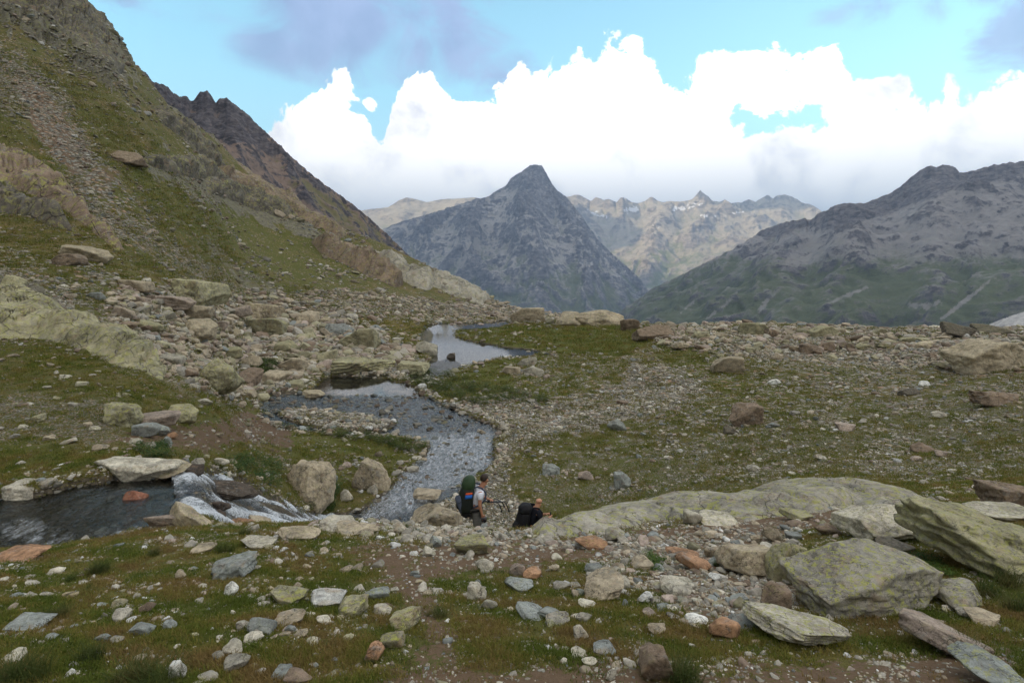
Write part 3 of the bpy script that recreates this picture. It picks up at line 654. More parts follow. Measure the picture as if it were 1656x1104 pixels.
# central pyramid
mountain('central_mountain', (500, 1160, 1.7), (2900, 6000), 330,
  [[(560, 420, 5200), (620, 369, 5100), (690, 345, 5100), (750, 328, 5050), (790, 318, 5050), (822, 295, 5000), (845, 274, 5000), (865, 266, 5000), (882, 274, 5000), (898, 305, 5050), (925, 328, 5100), (945, 362, 5000), (980, 405, 4700), (1020, 440, 4400), (1050, 470, 4200), (1100, 540, 4000)],
   [(865, 268, 5000), (876, 320, 4750), (888, 380, 4450), (905, 450, 4050), (925, 520, 3600), (935, 600, 3200)],
   [(822, 292, 5000), (815, 350, 4700), (800, 410, 4350), (815, 480, 3950), (840, 560, 3400)],
   [(770, 325, 5050), (735, 375, 4700), (700, 420, 4400), (690, 480, 4000), (720, 560, 3500)],
   [(690, 345, 5100), (640, 395, 4800), (610, 450, 4400), (600, 520, 4000)],
   [(925, 330, 5100), (960, 400, 4600), (985, 460, 4150), (1000, 530, 3700)]],
  0.80, -850, [(500, 480), (560, 430), (600, 384), (622, 369), (650, 358), (690, 347), (720, 338), (745, 330), (768, 322), (790, 318), (800, 310), (818, 300), (826, 288), (845, 276), (856, 268), (866, 266), (876, 268), (884, 280), (892, 296), (902, 309), (916, 318), (930, 336), (945, 355), (965, 385), (990, 410), (1015, 432), (1035, 450), (1047, 468), (1060, 490), (1100, 530), (1160, 560)],
  165, 560, M_PEAK, seed=3, ridgew=0.8, sky_jag=2.6, minlam=2.2,
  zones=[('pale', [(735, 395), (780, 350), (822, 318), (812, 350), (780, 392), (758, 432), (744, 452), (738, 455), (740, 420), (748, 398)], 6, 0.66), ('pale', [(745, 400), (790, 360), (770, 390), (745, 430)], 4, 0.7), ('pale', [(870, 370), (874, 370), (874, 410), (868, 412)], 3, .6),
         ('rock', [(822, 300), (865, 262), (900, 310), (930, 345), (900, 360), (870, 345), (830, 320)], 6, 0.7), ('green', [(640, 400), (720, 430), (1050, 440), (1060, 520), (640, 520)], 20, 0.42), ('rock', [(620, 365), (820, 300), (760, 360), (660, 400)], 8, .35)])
# range with snow behind, partly in the sun
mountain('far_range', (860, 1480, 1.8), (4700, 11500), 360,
  [[(860, 380, 9600), (905, 320, 9500), (935, 316, 9400), (965, 322, 9400), (1010, 320, 9300), (1055, 322, 9300), (1100, 326, 9300), (1132, 308, 9200), (1165, 326, 9200), (1215, 320, 9100), (1245, 318, 9100), (1265, 315, 9000), (1300, 328, 8900), (1335, 345, 8800), (1480, 420, 8600)],
   [(1055, 322, 9300), (1040, 365, 8700), (1020, 400, 8200), (1010, 440, 7700)],
   [(1132, 308, 9200), (1120, 355, 8700), (1085, 400, 8200), (1075, 450, 7600)],
   [(1245, 318, 9100), (1230, 360, 8600), (1200, 390, 8200), (1150, 425, 7700), (1110, 470, 7300), (1080, 520, 6000), (1050, 560, 5000)],
   [(1265, 315, 9000), (1290, 370, 8500), (1280, 410, 8000), (1230, 450, 7600)],
   [(935, 316, 9400), (960, 370, 8900), (985, 420, 8300)]],
  0.55, -900, [(860, 400), (895, 335), (905, 322), (918, 318), (934, 314), (946, 320), (955, 325), (962, 319), (975, 322), (985, 322), (997, 327), (1006, 318), (1014, 322), (1022, 327), (1035, 328), (1045, 324), (1055, 317), (1064, 325), (1074, 327), (1084, 325), (1100, 326), (1112, 324), (1120, 322), (1132, 307), (1143, 316), (1152, 325), (1165, 326), (1172, 322), (1182, 328), (1200, 327), (1211, 322), (1222, 326), (1232, 320), (1243, 315), (1250, 321), (1258, 316), (1268, 314), (1282, 318), (1296, 327), (1315, 332), (1330, 342), (1345, 352), (1480, 440)],
  190, 900, M_RANGE, seed=31, ridgew=0.8, sky_jag=2.6, smooth=3,
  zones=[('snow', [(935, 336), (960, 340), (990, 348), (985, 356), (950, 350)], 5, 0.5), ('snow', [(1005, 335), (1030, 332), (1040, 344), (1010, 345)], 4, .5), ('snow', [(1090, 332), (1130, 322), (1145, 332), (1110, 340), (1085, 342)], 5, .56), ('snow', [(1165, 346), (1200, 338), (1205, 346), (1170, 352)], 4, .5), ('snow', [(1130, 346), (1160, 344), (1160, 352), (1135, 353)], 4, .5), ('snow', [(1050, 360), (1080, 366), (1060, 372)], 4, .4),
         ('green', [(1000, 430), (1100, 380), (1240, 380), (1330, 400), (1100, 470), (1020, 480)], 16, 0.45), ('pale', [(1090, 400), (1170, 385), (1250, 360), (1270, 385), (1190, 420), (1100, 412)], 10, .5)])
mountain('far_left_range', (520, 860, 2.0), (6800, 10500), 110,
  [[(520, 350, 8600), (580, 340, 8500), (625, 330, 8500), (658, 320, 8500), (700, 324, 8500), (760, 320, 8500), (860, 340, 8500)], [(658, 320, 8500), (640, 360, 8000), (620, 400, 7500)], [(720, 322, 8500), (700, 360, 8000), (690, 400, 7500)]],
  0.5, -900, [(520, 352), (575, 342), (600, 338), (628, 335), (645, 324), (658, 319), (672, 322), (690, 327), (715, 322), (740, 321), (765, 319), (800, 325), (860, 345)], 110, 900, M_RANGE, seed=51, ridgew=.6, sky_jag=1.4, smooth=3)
# big slope on the right
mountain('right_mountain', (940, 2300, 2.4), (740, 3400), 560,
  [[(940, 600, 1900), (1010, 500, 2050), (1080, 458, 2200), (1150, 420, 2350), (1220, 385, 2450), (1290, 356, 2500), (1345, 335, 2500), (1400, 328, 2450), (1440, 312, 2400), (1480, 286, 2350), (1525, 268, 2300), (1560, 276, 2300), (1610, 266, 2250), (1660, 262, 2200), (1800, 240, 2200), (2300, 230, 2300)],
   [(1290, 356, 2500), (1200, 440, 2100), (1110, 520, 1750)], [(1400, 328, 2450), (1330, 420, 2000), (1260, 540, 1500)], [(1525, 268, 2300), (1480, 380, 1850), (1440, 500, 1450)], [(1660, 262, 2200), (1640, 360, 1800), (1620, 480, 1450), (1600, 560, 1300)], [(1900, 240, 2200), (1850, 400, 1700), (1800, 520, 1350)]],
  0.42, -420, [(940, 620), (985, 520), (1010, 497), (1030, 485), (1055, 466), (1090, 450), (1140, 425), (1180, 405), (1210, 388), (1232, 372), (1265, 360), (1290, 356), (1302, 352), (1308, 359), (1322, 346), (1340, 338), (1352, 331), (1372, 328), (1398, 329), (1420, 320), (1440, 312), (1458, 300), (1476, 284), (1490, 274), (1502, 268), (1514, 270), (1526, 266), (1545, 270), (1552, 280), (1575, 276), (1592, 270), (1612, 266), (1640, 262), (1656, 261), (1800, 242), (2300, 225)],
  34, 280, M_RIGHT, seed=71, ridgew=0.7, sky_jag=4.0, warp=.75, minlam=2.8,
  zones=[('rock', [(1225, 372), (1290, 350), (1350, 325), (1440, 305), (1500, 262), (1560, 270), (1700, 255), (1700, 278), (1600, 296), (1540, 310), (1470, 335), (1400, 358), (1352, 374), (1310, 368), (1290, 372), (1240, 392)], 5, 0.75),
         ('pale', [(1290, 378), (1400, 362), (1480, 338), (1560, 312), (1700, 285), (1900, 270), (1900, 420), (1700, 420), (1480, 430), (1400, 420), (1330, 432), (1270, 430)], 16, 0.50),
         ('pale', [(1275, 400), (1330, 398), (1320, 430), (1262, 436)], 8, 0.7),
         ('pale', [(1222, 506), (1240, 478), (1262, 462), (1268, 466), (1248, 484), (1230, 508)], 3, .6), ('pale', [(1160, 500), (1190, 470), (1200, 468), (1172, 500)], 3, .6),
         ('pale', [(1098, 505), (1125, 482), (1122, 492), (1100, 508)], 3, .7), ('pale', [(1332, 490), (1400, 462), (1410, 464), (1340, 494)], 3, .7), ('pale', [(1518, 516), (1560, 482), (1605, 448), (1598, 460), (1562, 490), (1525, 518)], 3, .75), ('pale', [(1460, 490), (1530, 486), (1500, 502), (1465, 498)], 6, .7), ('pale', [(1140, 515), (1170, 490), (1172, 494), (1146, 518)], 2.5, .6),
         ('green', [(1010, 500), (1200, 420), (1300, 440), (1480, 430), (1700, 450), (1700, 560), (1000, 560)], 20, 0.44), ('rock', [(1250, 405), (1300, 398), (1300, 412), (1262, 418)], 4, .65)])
tag(None, None) if False else None
# pale outwash slope at the far right, between the rim and the mountain
mountain('pale_moraine', (1540, 2300, 4), (500, 900), 40,
  [[(1540, 560, 700), (1600, 532, 720), (1656, 500, 740), (1800, 470, 760), (2300, 440, 800)]], 0.3, -120,
  [(1540, 560), (1575, 545), (1600, 524), (1630, 512), (1656, 504), (1750, 480), (2300, 440)], 4, 60, make_mountain_mat('pale_moraine_gravel', (0.3, 0.28, 0.27), (0.38, 0.36, 0.34), (0.42, 0.40, 0.38), (0.3, 0.28, 0.25), 30, -2000, -1900), seed=91, sky_jag=.6)
# jagged ridge behind the left hillside
mountain('jagged_ridge', (120, 900, 1.7), (330, 1100), 330,
  [[(120, 40, 640), (225, 114, 660), (270, 138, 670), (330, 150, 680), (368, 160, 690), (395, 178, 700), (430, 215, 710), (480, 262, 720), (540, 308, 720), (590, 345, 700), (640, 388, 680), (690, 440, 660), (760, 500, 640), (900, 600, 620)],
   [(330, 150, 680), (370, 220, 600), (400, 300, 520)], [(395, 178, 700), (440, 250, 620), (470, 320, 540)], [(480, 262, 720), (530, 330, 620), (560, 390, 520)], [(540, 308, 720), (600, 380, 600), (640, 440, 500)]],
  0.72, -120, [(120, 30), (200, 96), (225, 114), (236, 117), (246, 132), (256, 134), (268, 138), (280, 150), (290, 156), (300, 155), (308, 163), (316, 160), (324, 148), (334, 147), (343, 156), (349, 166), (356, 160), (366, 158), (376, 166), (392, 178), (404, 188), (420, 205), (436, 219), (452, 235), (470, 252), (492, 272), (520, 294), (545, 312), (570, 330), (590, 346), (610, 364), (632, 384), (650, 402), (672, 424), (690, 442), (760, 505), (900, 600)],
  19, 100, M_LEFT, seed=111, ridgew=0.85, sky_jag=4.5, smooth=2, minlam=2.6,
  zones=[('rock', [(200, 90), (330, 140), (400, 180), (450, 240), (445, 262), (420, 248), (400, 225), (370, 238), (330, 215), (260, 165)], 7, .85),
         ('pale', [(330, 215), (420, 250), (470, 300), (520, 340), (560, 372), (520, 360), (430, 300), (350, 250)], 9, .6), ('green', [(450, 262), (560, 330), (700, 440), (660, 440), (560, 372), (480, 320)], 8, .5)])
# the deep valley and the land out to the horizon
def far_land():
    n = 120; g = np.sign(np.linspace(-1, 1, n)) * np.abs(np.linspace(-1, 1, n)) ** 2.0 * 42000
    gx, gy = np.meshgrid(g, g); r_ = np.hypot(gx, gy)
    z = np.where(r_ < 300, -60.0, 0) + np.where(r_ >= 300, -60 - 800 * sst(r_, 300, 2500), 0)
    side = sst(-gy, -200, 1500); z = z * (1 - side) + side * (sst(r_, 200, 3000) * 500 - 30)
    z = z + 60 * fbm2(gx / 1500, gy / 1500, 4, 7) * sst(r_, 300, 2000)
    tag(add_obj('valley_floor', mesh_np('valley_floor', np.stack([gx, gy, z], -1).reshape(-1, 3), grid_quads(n, n), True, {k: np.zeros(n * n) for k in ('pale', 'green', 'rock', 'snow')}), M_PEAK), kind='structure')
far_land()

# ------------------------------------------------------------------ haze and unseen clouds added to keep the sun off slopes, peaks and parts of the range
def haze():
    m = bpy.data.materials.new('haze'); m.use_nodes = True; t = m.node_tree; t.nodes.clear()
    o = t.nodes.new('ShaderNodeOutputMaterial'); p = t.nodes.new('ShaderNodeVolumePrincipled')
    p.inputs['Color'].default_value = (0.44, 0.65, 1.0, 1); p.inputs['Density'].default_value = HAZE
    t.links.new(p.outputs[0], o.inputs['Volume'])
    a, b, z0, z1 = 43000, 43000, -1100, 2350
    vs = [(x, y, z) for x in (-a, a) for y in (-b, b) for z in (z0, z1)]
    fs = [(0, 1, 3, 2), (4, 6, 7, 5), (0, 4, 5, 1), (2, 3, 7, 6), (0, 2, 6, 4), (1, 5, 7, 3)]
    me = bpy.data.meshes.new('haze'); me.from_pydata(vs, [], fs); me.update()
    tag(add_obj('haze', me, m), kind='stuff')
HAZE = 1.05e-4
haze()

def cloud_mat():
    m, N, out = new_mat('cloud_white'); P = N.n('ShaderNodeNewGeometry').outputs['Position']
    b = finish(N, out, (0.92, 0.92, 0.94), 1.0, N.noise(P, 0.004, 6, 0.6), 0.6, 120, 0.0); return m
M_SUN_BLOCK = cloud_mat()
def ico(sub):
    bm = bmesh.new(); bmesh.ops.create_icosphere(bm, subdivisions=sub, radius=1); bm.verts.ensure_lookup_table()
    v = np.array([x.co[:] for x in bm.verts]); f = np.array([[w.index for w in q.verts] for q in bm.faces]); bm.free(); return v, f
ICO = {s: ico(s) for s in (1, 2, 3, 4, 5, 6)}
def cloud(targets, zc, rx, ry, rz, seed):
    """an added, unseen sun blocker in cumulus shape between the sun and the given spot, well above the frame"""
    t = (zc - targets[2]) / SUNDIR.z; c = Vector(targets) + SUNDIR * t
    v, f = ICO[5]; n = 0
    for k in range(5): n = n + 0.5 ** k * (1 - 2 * np.abs(pn3(v[:, 0] * 1.7 * 2 ** k + seed, v[:, 1] * 1.7 * 2 ** k, v[:, 2] * 1.7 * 2 ** k, seed)))
    r = 0.92 + 0.16 * n; q = v * r[:, None] * np.array([rx, ry, rz]); q[:, 2] = np.where(q[:, 2] < -rz * .3, -rz * .3 + (q[:, 2] + rz * .3) * .25, q[:, 2])
    o = add_obj('cloud', mesh_np('cloud', q, f, True), M_SUN_BLOCK, loc=c); tag(o, kind='stuff'); return o
cloud((-60, 250, 0), 3000, 900, 1250, 295, 3)
cloud((1700, 2000, 200), 3000, 1900, 1900, 380, 5)
cloud((450, 4300, 200), 3300, 2300, 1500, 380, 8)
cloud((-1100, 4400, 100), 3300, 1100, 1000, 300, 9)

cloud((1250, 8500, 400), 4300, 700, 620, 200, 12)  # added out of view to shade patches of the far range
cloud((4300, 9000, 900), 4300, 950, 380, 200, 13)
cloud((900, 6500, -300), 4300, 1000, 550, 220, 14)
cloud((2500, 6500, -400), 4300, 1000, 500, 220, 15)
# ------------------------------------------------------------------ rocks
def rock_np(seed, sub, planes=14, rough=0.05, slab=False, strata=0.0, round_=0.35):
    rg = np.random.default_rng(seed); v, f = ICO[sub]
    n = rg.normal(size=(planes, 3)); n /= np.linalg.norm(n, axis=1)[:, None]; d = rg.uniform(0.55, 1.0, planes)
    if slab: n = np.vstack([n, [[.12, .1, 1], [-.1, 0, -1]]]); n /= np.linalg.norm(n, axis=1)[:, None]; d = np.append(d, [.5, .5])
    n = np.vstack([n, [[1, 0, 0], [-1, 0, 0], [0, 1, 0], [0, -1, 0], [0, 0, 1], [0, 0, -1]]]); d = np.append(d, [.95] * 6)
    dot = v @ n.T; rr = np.where(dot > 0.02, d[None] / np.maximum(dot, 0.02), 9.0)
    k = 48 if round_ < .3 else 16
    r = -np.log(np.exp(-k * rr).sum(1)) / k
    q = v * r[:, None]
    off = 0
    for i in range(1 if sub < 3 else 5):
        s = 1.8 * 2 ** i; off = off + rough * 0.6 ** i * pn3(q[:, 0] * s + seed, q[:, 1] * s, q[:, 2] * s, seed % 97)
    q = q + v * off[:, None] * 1.6
    if strata:
        a = rg.normal(size=3) * .25 + np.array([0, 0, 1]); a /= np.linalg.norm(a)
        h = q @ a * 3.2 + 1.1 * pn3(q[:, 0] * 1.1, q[:, 1] * 1.1, q[:, 2] * 1.1, seed % 91) + .5 * pn3(q[:, 0] * 4, q[:, 1] * 4, q[:, 2] * 4, seed % 89); st = h - np.floor(h)
        q = q * (1 + strata * (np.where(st < .75, st / .75, (1 - st) / .25) - .5))[:, None]
    lo, hi = q.min(0), q.max(0); q = (q - (lo + hi) / 2) / (hi - lo)
    return q, f
LIB = {}
def rock_mesh(kind, i, sub):
    key = (kind, i, sub)
    if key not in LIB:
        kw = dict(angular=dict(planes=9, rough=.05, round_=.2), slab=dict(planes=10, rough=.04, slab=True, round_=.2, strata=.04), round=dict(planes=22, rough=.05, round_=.5), layered=dict(planes=9, rough=.06, slab=True, strata=.08, round_=.2))[kind]
        q, f = rock_np(1000 + i * 17 + {'angular': 0, 'slab': 300, 'round': 600, 'layered': 900}[kind], sub, **kw)
        LIB[key] = mesh_np('rock_shape', q, f, sub >= 4)
    return LIB[key]
COLR = {  # real stone colours
 'tan': (0.36, 0.30, 0.22), 'grey': (0.31, 0.285, 0.24), 'pale': (0.47, 0.43, 0.355), 'bluish grey': (0.235, 0.25, 0.24), 'brown': (0.21, 0.155, 0.115), 'orange': (0.38, 0.22, 0.13),
 'greenish': (0.30, 0.275, 0.18), 'dark': (0.12, 0.105, 0.085), 'white': (0.60, 0.59, 0.56), 'pinkish': (0.35, 0.28, 0.235), 'reddish': (0.26, 0.11, 0.07), 'wet': (0.065, 0.05, 0.04)}
ROCKS = []   # (label short name, location, size)
def place_rock(name, x0, y0, x1, y1, kind, colour, label, lich=0.3, i=None, depth=None, sub=None, dmin=2.2, rot=None, sink=0.22, tilt=(0, 0), short=None, group=None, cat=None, mat=None, follow=None, at=None):
    px, w = (x0 + x1) / 2, x1 - x0
    p = hit(px, y1 - 0.12 * (y1 - y0), dmin) if at is None else at
    s = p.y / F; W = w * s; H = (y1 - y0) * s
    D = depth if depth else (0.8 if kind in ('angular', 'round') else 1.0) * W
    D = min(D, 3.0 * max(H, W * .5)); sink = sink + (.12 if kind in ('angular', 'round') and p.y > 12 else 0)
    # the part seen below the top edge is partly the upper face running back: height on screen = H cos + D sin
    down = max(0.0, -p.z / p.y); hh = max(H - 0.42 * D * down, 0.42 * H); hh = hh * (1 + sink)
    i = rng.integers(0, 9) if i is None else i
    sub = sub or (5 if w > 60 else 4 if w > 22 else 3)
    o = add_obj(name, rock_mesh(kind, i, sub), mat or (M_ROCKN if p.y < 16 else M_ROCK if p.y < 40 else M_ROCKM), loc=(p.x, p.y + D * 0.34, p.z + hh * (0.5 - sink)), scl=(W * 1.04, D, hh))
    rz = rng.uniform(-.2, .2) + (math.pi if rng.random() < .5 and rot is None else 0) if rot is None else R(rot)
    o.rotation_euler = (R(tilt[0]), R(tilt[1]), rz)
    if follow:
        nrm = normal_at(p.x, p.y); qz = Vector((0, 0, 1)).rotation_difference(Vector((nrm.x * follow, nrm.y * follow, nrm.z)).normalized())
        o.rotation_mode = 'QUATERNION'; o.rotation_quaternion = qz @ Euler((R(tilt[0]), R(tilt[1]), rz)).to_quaternion()
    c = COLR[colour]; j = rng.uniform(.88, 1.12); o.color = (c[0] * j, c[1] * j, c[2] * j, lich)
    if group is None:
        group = ('rocks of the near right rubble' if px > 960 else 'rocks in the near turf') if p.y < 10.5 else 'rocks in and beside the upper stream and cascade' if (p.y < 27 and px < 640) else 'rocks scattered over the stony plain' if (p.y < 75 and px > 700) else 'boulders along the rim' if px > 800 else 'boulders of the field left of the pool'
    tag(o, label, cat or ('boulder' if W > 0.7 else 'rock'), group)
    ROCKS.append((short, Vector(o.location), W, o)); return o
pr = place_rock
# hero rocks of the near right
o = pr('boulder', 1304, 880, 1550, 1002, 'angular', 'grey', 'large wedge-shaped grey boulder with yellow lichen and a dark vertical crack', .95, 3, 1.0, 6, rot=8, sink=.25, short='cracked lichen boulder')
pr('boulder', 1550, 826, 1760, 946, 'layered', 'greenish', 'massive dark layered outcrop boulder cut by the right edge of the photo', .75, 6, 1.4, 6, rot=-6, tilt=(0, 9), sink=.2, short='layered boulder at the photo edge')
pr('boulder', 1394, 818, 1502, 884, 'angular', 'pale', 'pale grey angular boulder overhanging a gap behind the cracked lichen boulder', .45, 5, .8, 6, rot=10, sink=.1, short='overhanging pale boulder')
pr('rock', 1236, 998, 1392, 1056, 'slab', 'pale', 'flat pale slab spotted with lichen in front of the cracked boulder', .85, 2, .55, 6, rot=-8, sink=.08, tilt=(-8, 3), short='flat lichen slab')
pr('rock', 1505, 1008, 1606, 1070, 'slab', 'pinkish', 'smooth pinkish slanting rock in dark grass near the bottom right corner', .15, 4, .5, 5, rot=20, tilt=(0, 14), short='pinkish slanting rock')
pr('rock', 1536, 944, 1612, 992, 'round', 'grey', 'rounded lichen rock just right of the cracked boulder', .8, 1, .45, 5, short='rounded lichen rock')
pr('rock', 1178, 880, 1266, 936, 'slab', 'tan', 'tan smooth slab leaning left of the cracked lichen boulder', .25, 3, .6, 5, rot=0, tilt=(-14, -6), short='leaning tan slab')
pr('rock', 1256, 876, 1306, 952, 'angular', 'greenish', 'upright narrow rock with yellow lichen touching the cracked boulder', .95, 6, .35, 5, rot=0, short='upright lichen rock')
pr('rock', 1236, 948, 1280, 1000, 'angular', 'brown', 'brownish angular stone at the left foot of the cracked boulder', .2, 7, short=None)
pr('rock', 1600, 1068, 1680, 1130, 'round', 'bluish grey', 'bluish grey lichen stone cut off by the bottom right corner', .6, 2, .5, 5, short=None)
pr('rock', 1612, 782, 1690, 830, 'layered', 'brown', 'dark brown layered block standing at the right edge above the slabs', .2, 5, .6, 5, dmin=6, short=None)
pr('rock', 1590, 818, 1690, 846, 'slab', 'pale', 'flat grey slab under the dark brown block at the right edge', .5, 6, .7, 5, dmin=6, short=None)
pr('rock', 1500, 806, 1538, 836, 'round', 'grey', 'small grey boulder at the upper left corner of the layered outcrop', .4, 4, short=None, dmin=6)
pr('rock', 1434, 876, 1482, 896, 'slab', 'dark', 'dark slate piece lying under the overhanging pale boulder', .1, 4, short=None)
pr('rock', 1580, 992, 1634, 1014, 'slab', 'tan', 'flat tan stone above the pinkish slanting rock', .1, 5, rot=0, short=None)
pr('rock', 1556, 986, 1582, 1000, 'slab', 'grey', 'small flat grey stone under the rounded lichen rock', .1, 1, short=None)
pr('rock', 1038, 1040, 1086, 1108, 'angular', 'brown', 'pointed brownish slab leaning at the bottom of the photo beside a grass tuft', .1, 2, .3, 5, rot=0, tilt=(0, -20), short='pointed brown slab')
pr('rock', 948, 934, 1016, 974, 'slab', 'tan', 'tan pointed flat boulder in the rubble right of the dirt path', .1, 7, .5, 5, rot=0, tilt=(0, -8), short='pointed tan boulder')
pr('rock', 1074, 940, 1126, 966, 'slab', 'pale', 'flat pale yellowish slab lying on brown soil in the near rubble', .1, 8, rot=0, short='flat yellowish slab')
pr('rock', 1102, 900, 1152, 926, 'slab', 'orange', 'longest of the rusty orange slabs in the near rubble', 0, 1, rot=0, tilt=(0, 12), short='rusty orange slab')
pr('rock', 1086, 893, 1136, 908, 'slab', 'orange', 'thin orange slab lying just above the long rusty one', 0, 2, rot=0, short=None)
pr('rock', 1140, 882, 1174, 904, 'angular', 'tan', 'tan block behind the rusty orange slabs', .1, 4, short=None)
pr('rock', 1024, 904, 1060, 922, 'slab', 'tan', 'flat tan stone left of the rusty orange slabs', .05, 4, short=None)
pr('rock', 1150, 926, 1178, 941, 'round', 'white', 'whitish stone just below the rusty orange slabs', .0, 4, short=None)
pr('rock', 1000, 934, 1020, 957, 'angular', 'pale', 'pale upright stone right behind the pointed tan boulder', .1, 2, short=None)
pr('rock', 1032, 960, 1056, 977, 'angular', 'white', 'bright white angular stone below the pointed tan boulder', 0, 1, short='bright white stone')
pr('rock', 1112, 994, 1147, 1012, 'round', 'white', 'white oval stone in the soil left of the flat lichen slab', 0, 3, short='white oval stone')
pr('rock', 1050, 1010, 1080, 1028, 'round', 'tan', 'pale tan stone half sunk in grass below the white oval stone', 0, 6, short=None)
pr('rock', 1152, 998, 1200, 1034, 'angular', 'orange', 'orange and brown angular stone left of the flat lichen slab', .05, 8, short='orange brown stone')
pr('rock', 1188, 1000, 1226, 1016, 'slab', 'bluish grey', 'blue-grey flat stone between the orange stone and the flat lichen slab', .05, 3, short=None)
pr('rock', 1238, 852, 1266, 880, 'angular', 'tan', 'tan cube-like block at the lower edge of the great whaleback slab', .1, 5, short=None)
pr('rock', 1274, 860, 1298, 874, 'slab', 'bluish grey', 'slate-blue flat stone above the upright lichen rock', .05, 6, short=None)
pr('rock', 1110, 826, 1140, 850, 'angular', 'pale', 'pale angular stone lying on the great whaleback slab', .2, 7, dmin=5, short=None)
pr('rock', 1140, 836, 1198, 850, 'slab', 'pale', 'long flat pale stone on the whaleback slab beside the angular one', .5, 3, dmin=5, short=None)
pr('rock', 1276, 826, 1322, 844, 'slab', 'greenish', 'lichen-green flat stone on the lower right of the whaleback slab', .9, 2, dmin=5, short=None)
pr('rock', 1326, 848, 1362, 868, 'round', 'brown', 'round brownish stone left of the overhanging pale boulder', .2, 2, short=None)
pr('rock', 1360, 836, 1382, 850, 'slab', 'bluish grey', 'small light blue slab above the overhanging pale boulder', 0, 5, short=None)
# near centre
pr('rock', 932, 868, 984, 890, 'round', 'orange', 'rusty orange stone at the lower edge of the whaleback slab', .2, 3, dmin=5, short='rusty stone under the slab')
pr('rock', 980, 856, 1012, 878, 'angular', 'grey', 'grey stone between the rusty stone and the slab', .5, 3, dmin=5, short=None)
pr('rock', 732, 866, 786, 900, 'angular', 'greenish', 'greenish lichen boulder on the crest in front of the hikers', .9, 4, .45, 5, dmin=5, short='greenish crest boulder')
pr('rock', 694, 870, 714, 886, 'slab', 'bluish grey', 'tilted grey-green slab stone on the crest left of the lichen boulder', .3, 2, rot=0, tilt=(0, 24), dmin=5, short=None)
pr('rock', 768, 904, 798, 926, 'round', 'pale', 'pale cream rounded stone on the path behind the hikers', .05, 2, short='cream path stone')
pr('rock', 824, 910, 850, 934, 'angular', 'pinkish', 'pinkish block on the path right of the cream stone', .05, 6, short=None)
pr('rock', 846, 920, 876, 938, 'slab', 'orange', 'orange tinted flat stone next to the pinkish block', .05, 7, short=None)
pr('rock', 768, 936, 778, 948, 'round', 'bluish grey', 'small dark bluish stone in front of the cream stone', 0, 7, short=None)
pr('rock', 756, 946, 786, 976, 'angular', 'pale', 'rough pale pink-white stone in the middle of the near turf', .1, 1, short='rough pale stone')
pr('rock', 778, 968, 804, 988, 'round', 'grey', 'round grey-green lichen stone like a ball in the turf', .6, 5, short='ball-like lichen stone')
pr('rock', 816, 938, 862, 958, 'slab', 'bluish grey', 'bluish slab pointing right on the near turf', .2, 1, rot=0, short='bluish pointing slab')
pr('rock', 834, 986, 882, 1004, 'slab', 'bluish grey', 'long thin bluish splinter lying in grass', .1, 4, rot=-4, tilt=(0, 10), short='long bluish splinter')
pr('rock', 868, 982, 906, 1002, 'round', 'bluish grey', 'blunt bluish stone right behind the long splinter', .1, 5, short=None)
pr('rock', 884, 998, 922, 1014, 'slab', 'grey', 'flat grey-green stone right of the long splinter', .4, 6, short=None)
pr('rock', 932, 990, 958, 1008, 'round', 'grey', 'domed grey stone in grass below the pointed tan boulder', .1, 6, short=None)
pr('rock', 928, 1014, 952, 1036, 'round', 'pale', 'standing pale stone in the grass right of the path', .1, 8, short=None)
pr('rock', 962, 1042, 998, 1060, 'slab', 'bluish grey', 'blue-grey slab sunk in grass left of the pointed brown slab', .0, 8, short=None)
pr('rock', 924, 1050, 950, 1064, 'slab', 'pale', 'flat pale stone left of the sunken blue-grey slab', .1, 7, short=None)
pr('rock', 942, 1064, 966, 1076, 'round', 'pale', 'pale pebble-like stone under the flat pale one', .1, 7, short=None)
pr('rock', 980, 1080, 998, 1102, 'round', 'pale', 'pale stone at the bottom edge left of the pointed brown slab', .1, 1, short=None)
pr('rock', 628, 986, 682, 1022, 'slab', 'greenish', 'greenish pointed slab with pale lichen standing in the turf', .8, 5, .3, 5, rot=18, tilt=(-12, -18), short='greenish pointed slab')
pr('rock', 616, 1024, 650, 1050, 'slab', 'greenish', 'yellow-green lichen slab leaning behind the orange stone', .95, 6, rot=0, tilt=(0, -14), short=None)
pr('rock', 590, 1040, 618, 1072, 'angular', 'orange', 'leaning orange-pink stone in grass below the pointed slab', .0, 3, .14, 5, rot=0, tilt=(0, -26), short='leaning orange stone')
pr('rock', 598, 978, 632, 998, 'round', 'pale', 'pale domed stone in the turf above the greenish pointed slab', .4, 2, short=None)
pr('rock', 588, 950, 628, 972, 'angular', 'bluish grey', 'blue-grey and green stone among the turf left of the path', .5, 4, short=None)
pr('rock', 540, 970, 588, 1002, 'slab', 'greenish', 'yellow lichen covered slab leaning left in the turf', .95, 8, .25, 5, rot=0, tilt=(0, -12), short='yellow lichen slab')
pr('rock', 492, 960, 550, 984, 'layered', 'white', 'whitish layered stone with black fissures', .1, 3, rot=0, short='whitish layered stone')
pr('rock', 426, 952, 488, 980, 'slab', 'greenish', 'domed pale green lichen rock in the left turf', .8, 1, .3, 5, rot=0, short='domed green lichen rock')
pr('rock', 398, 998, 440, 1028, 'angular', 'bluish grey', 'blue-grey faceted rock in the middle of the left turf', .1, 5, short='blue-grey faceted rock')
pr('rock', 376, 1004, 400, 1020, 'round', 'grey', 'grey stone touching the left side of the blue-grey faceted rock', .1, 2, short=None)
pr('rock', 440, 996, 484, 1014, 'slab', 'tan', 'flat tan slab right of the blue-grey faceted rock', .1, 6, short=None)
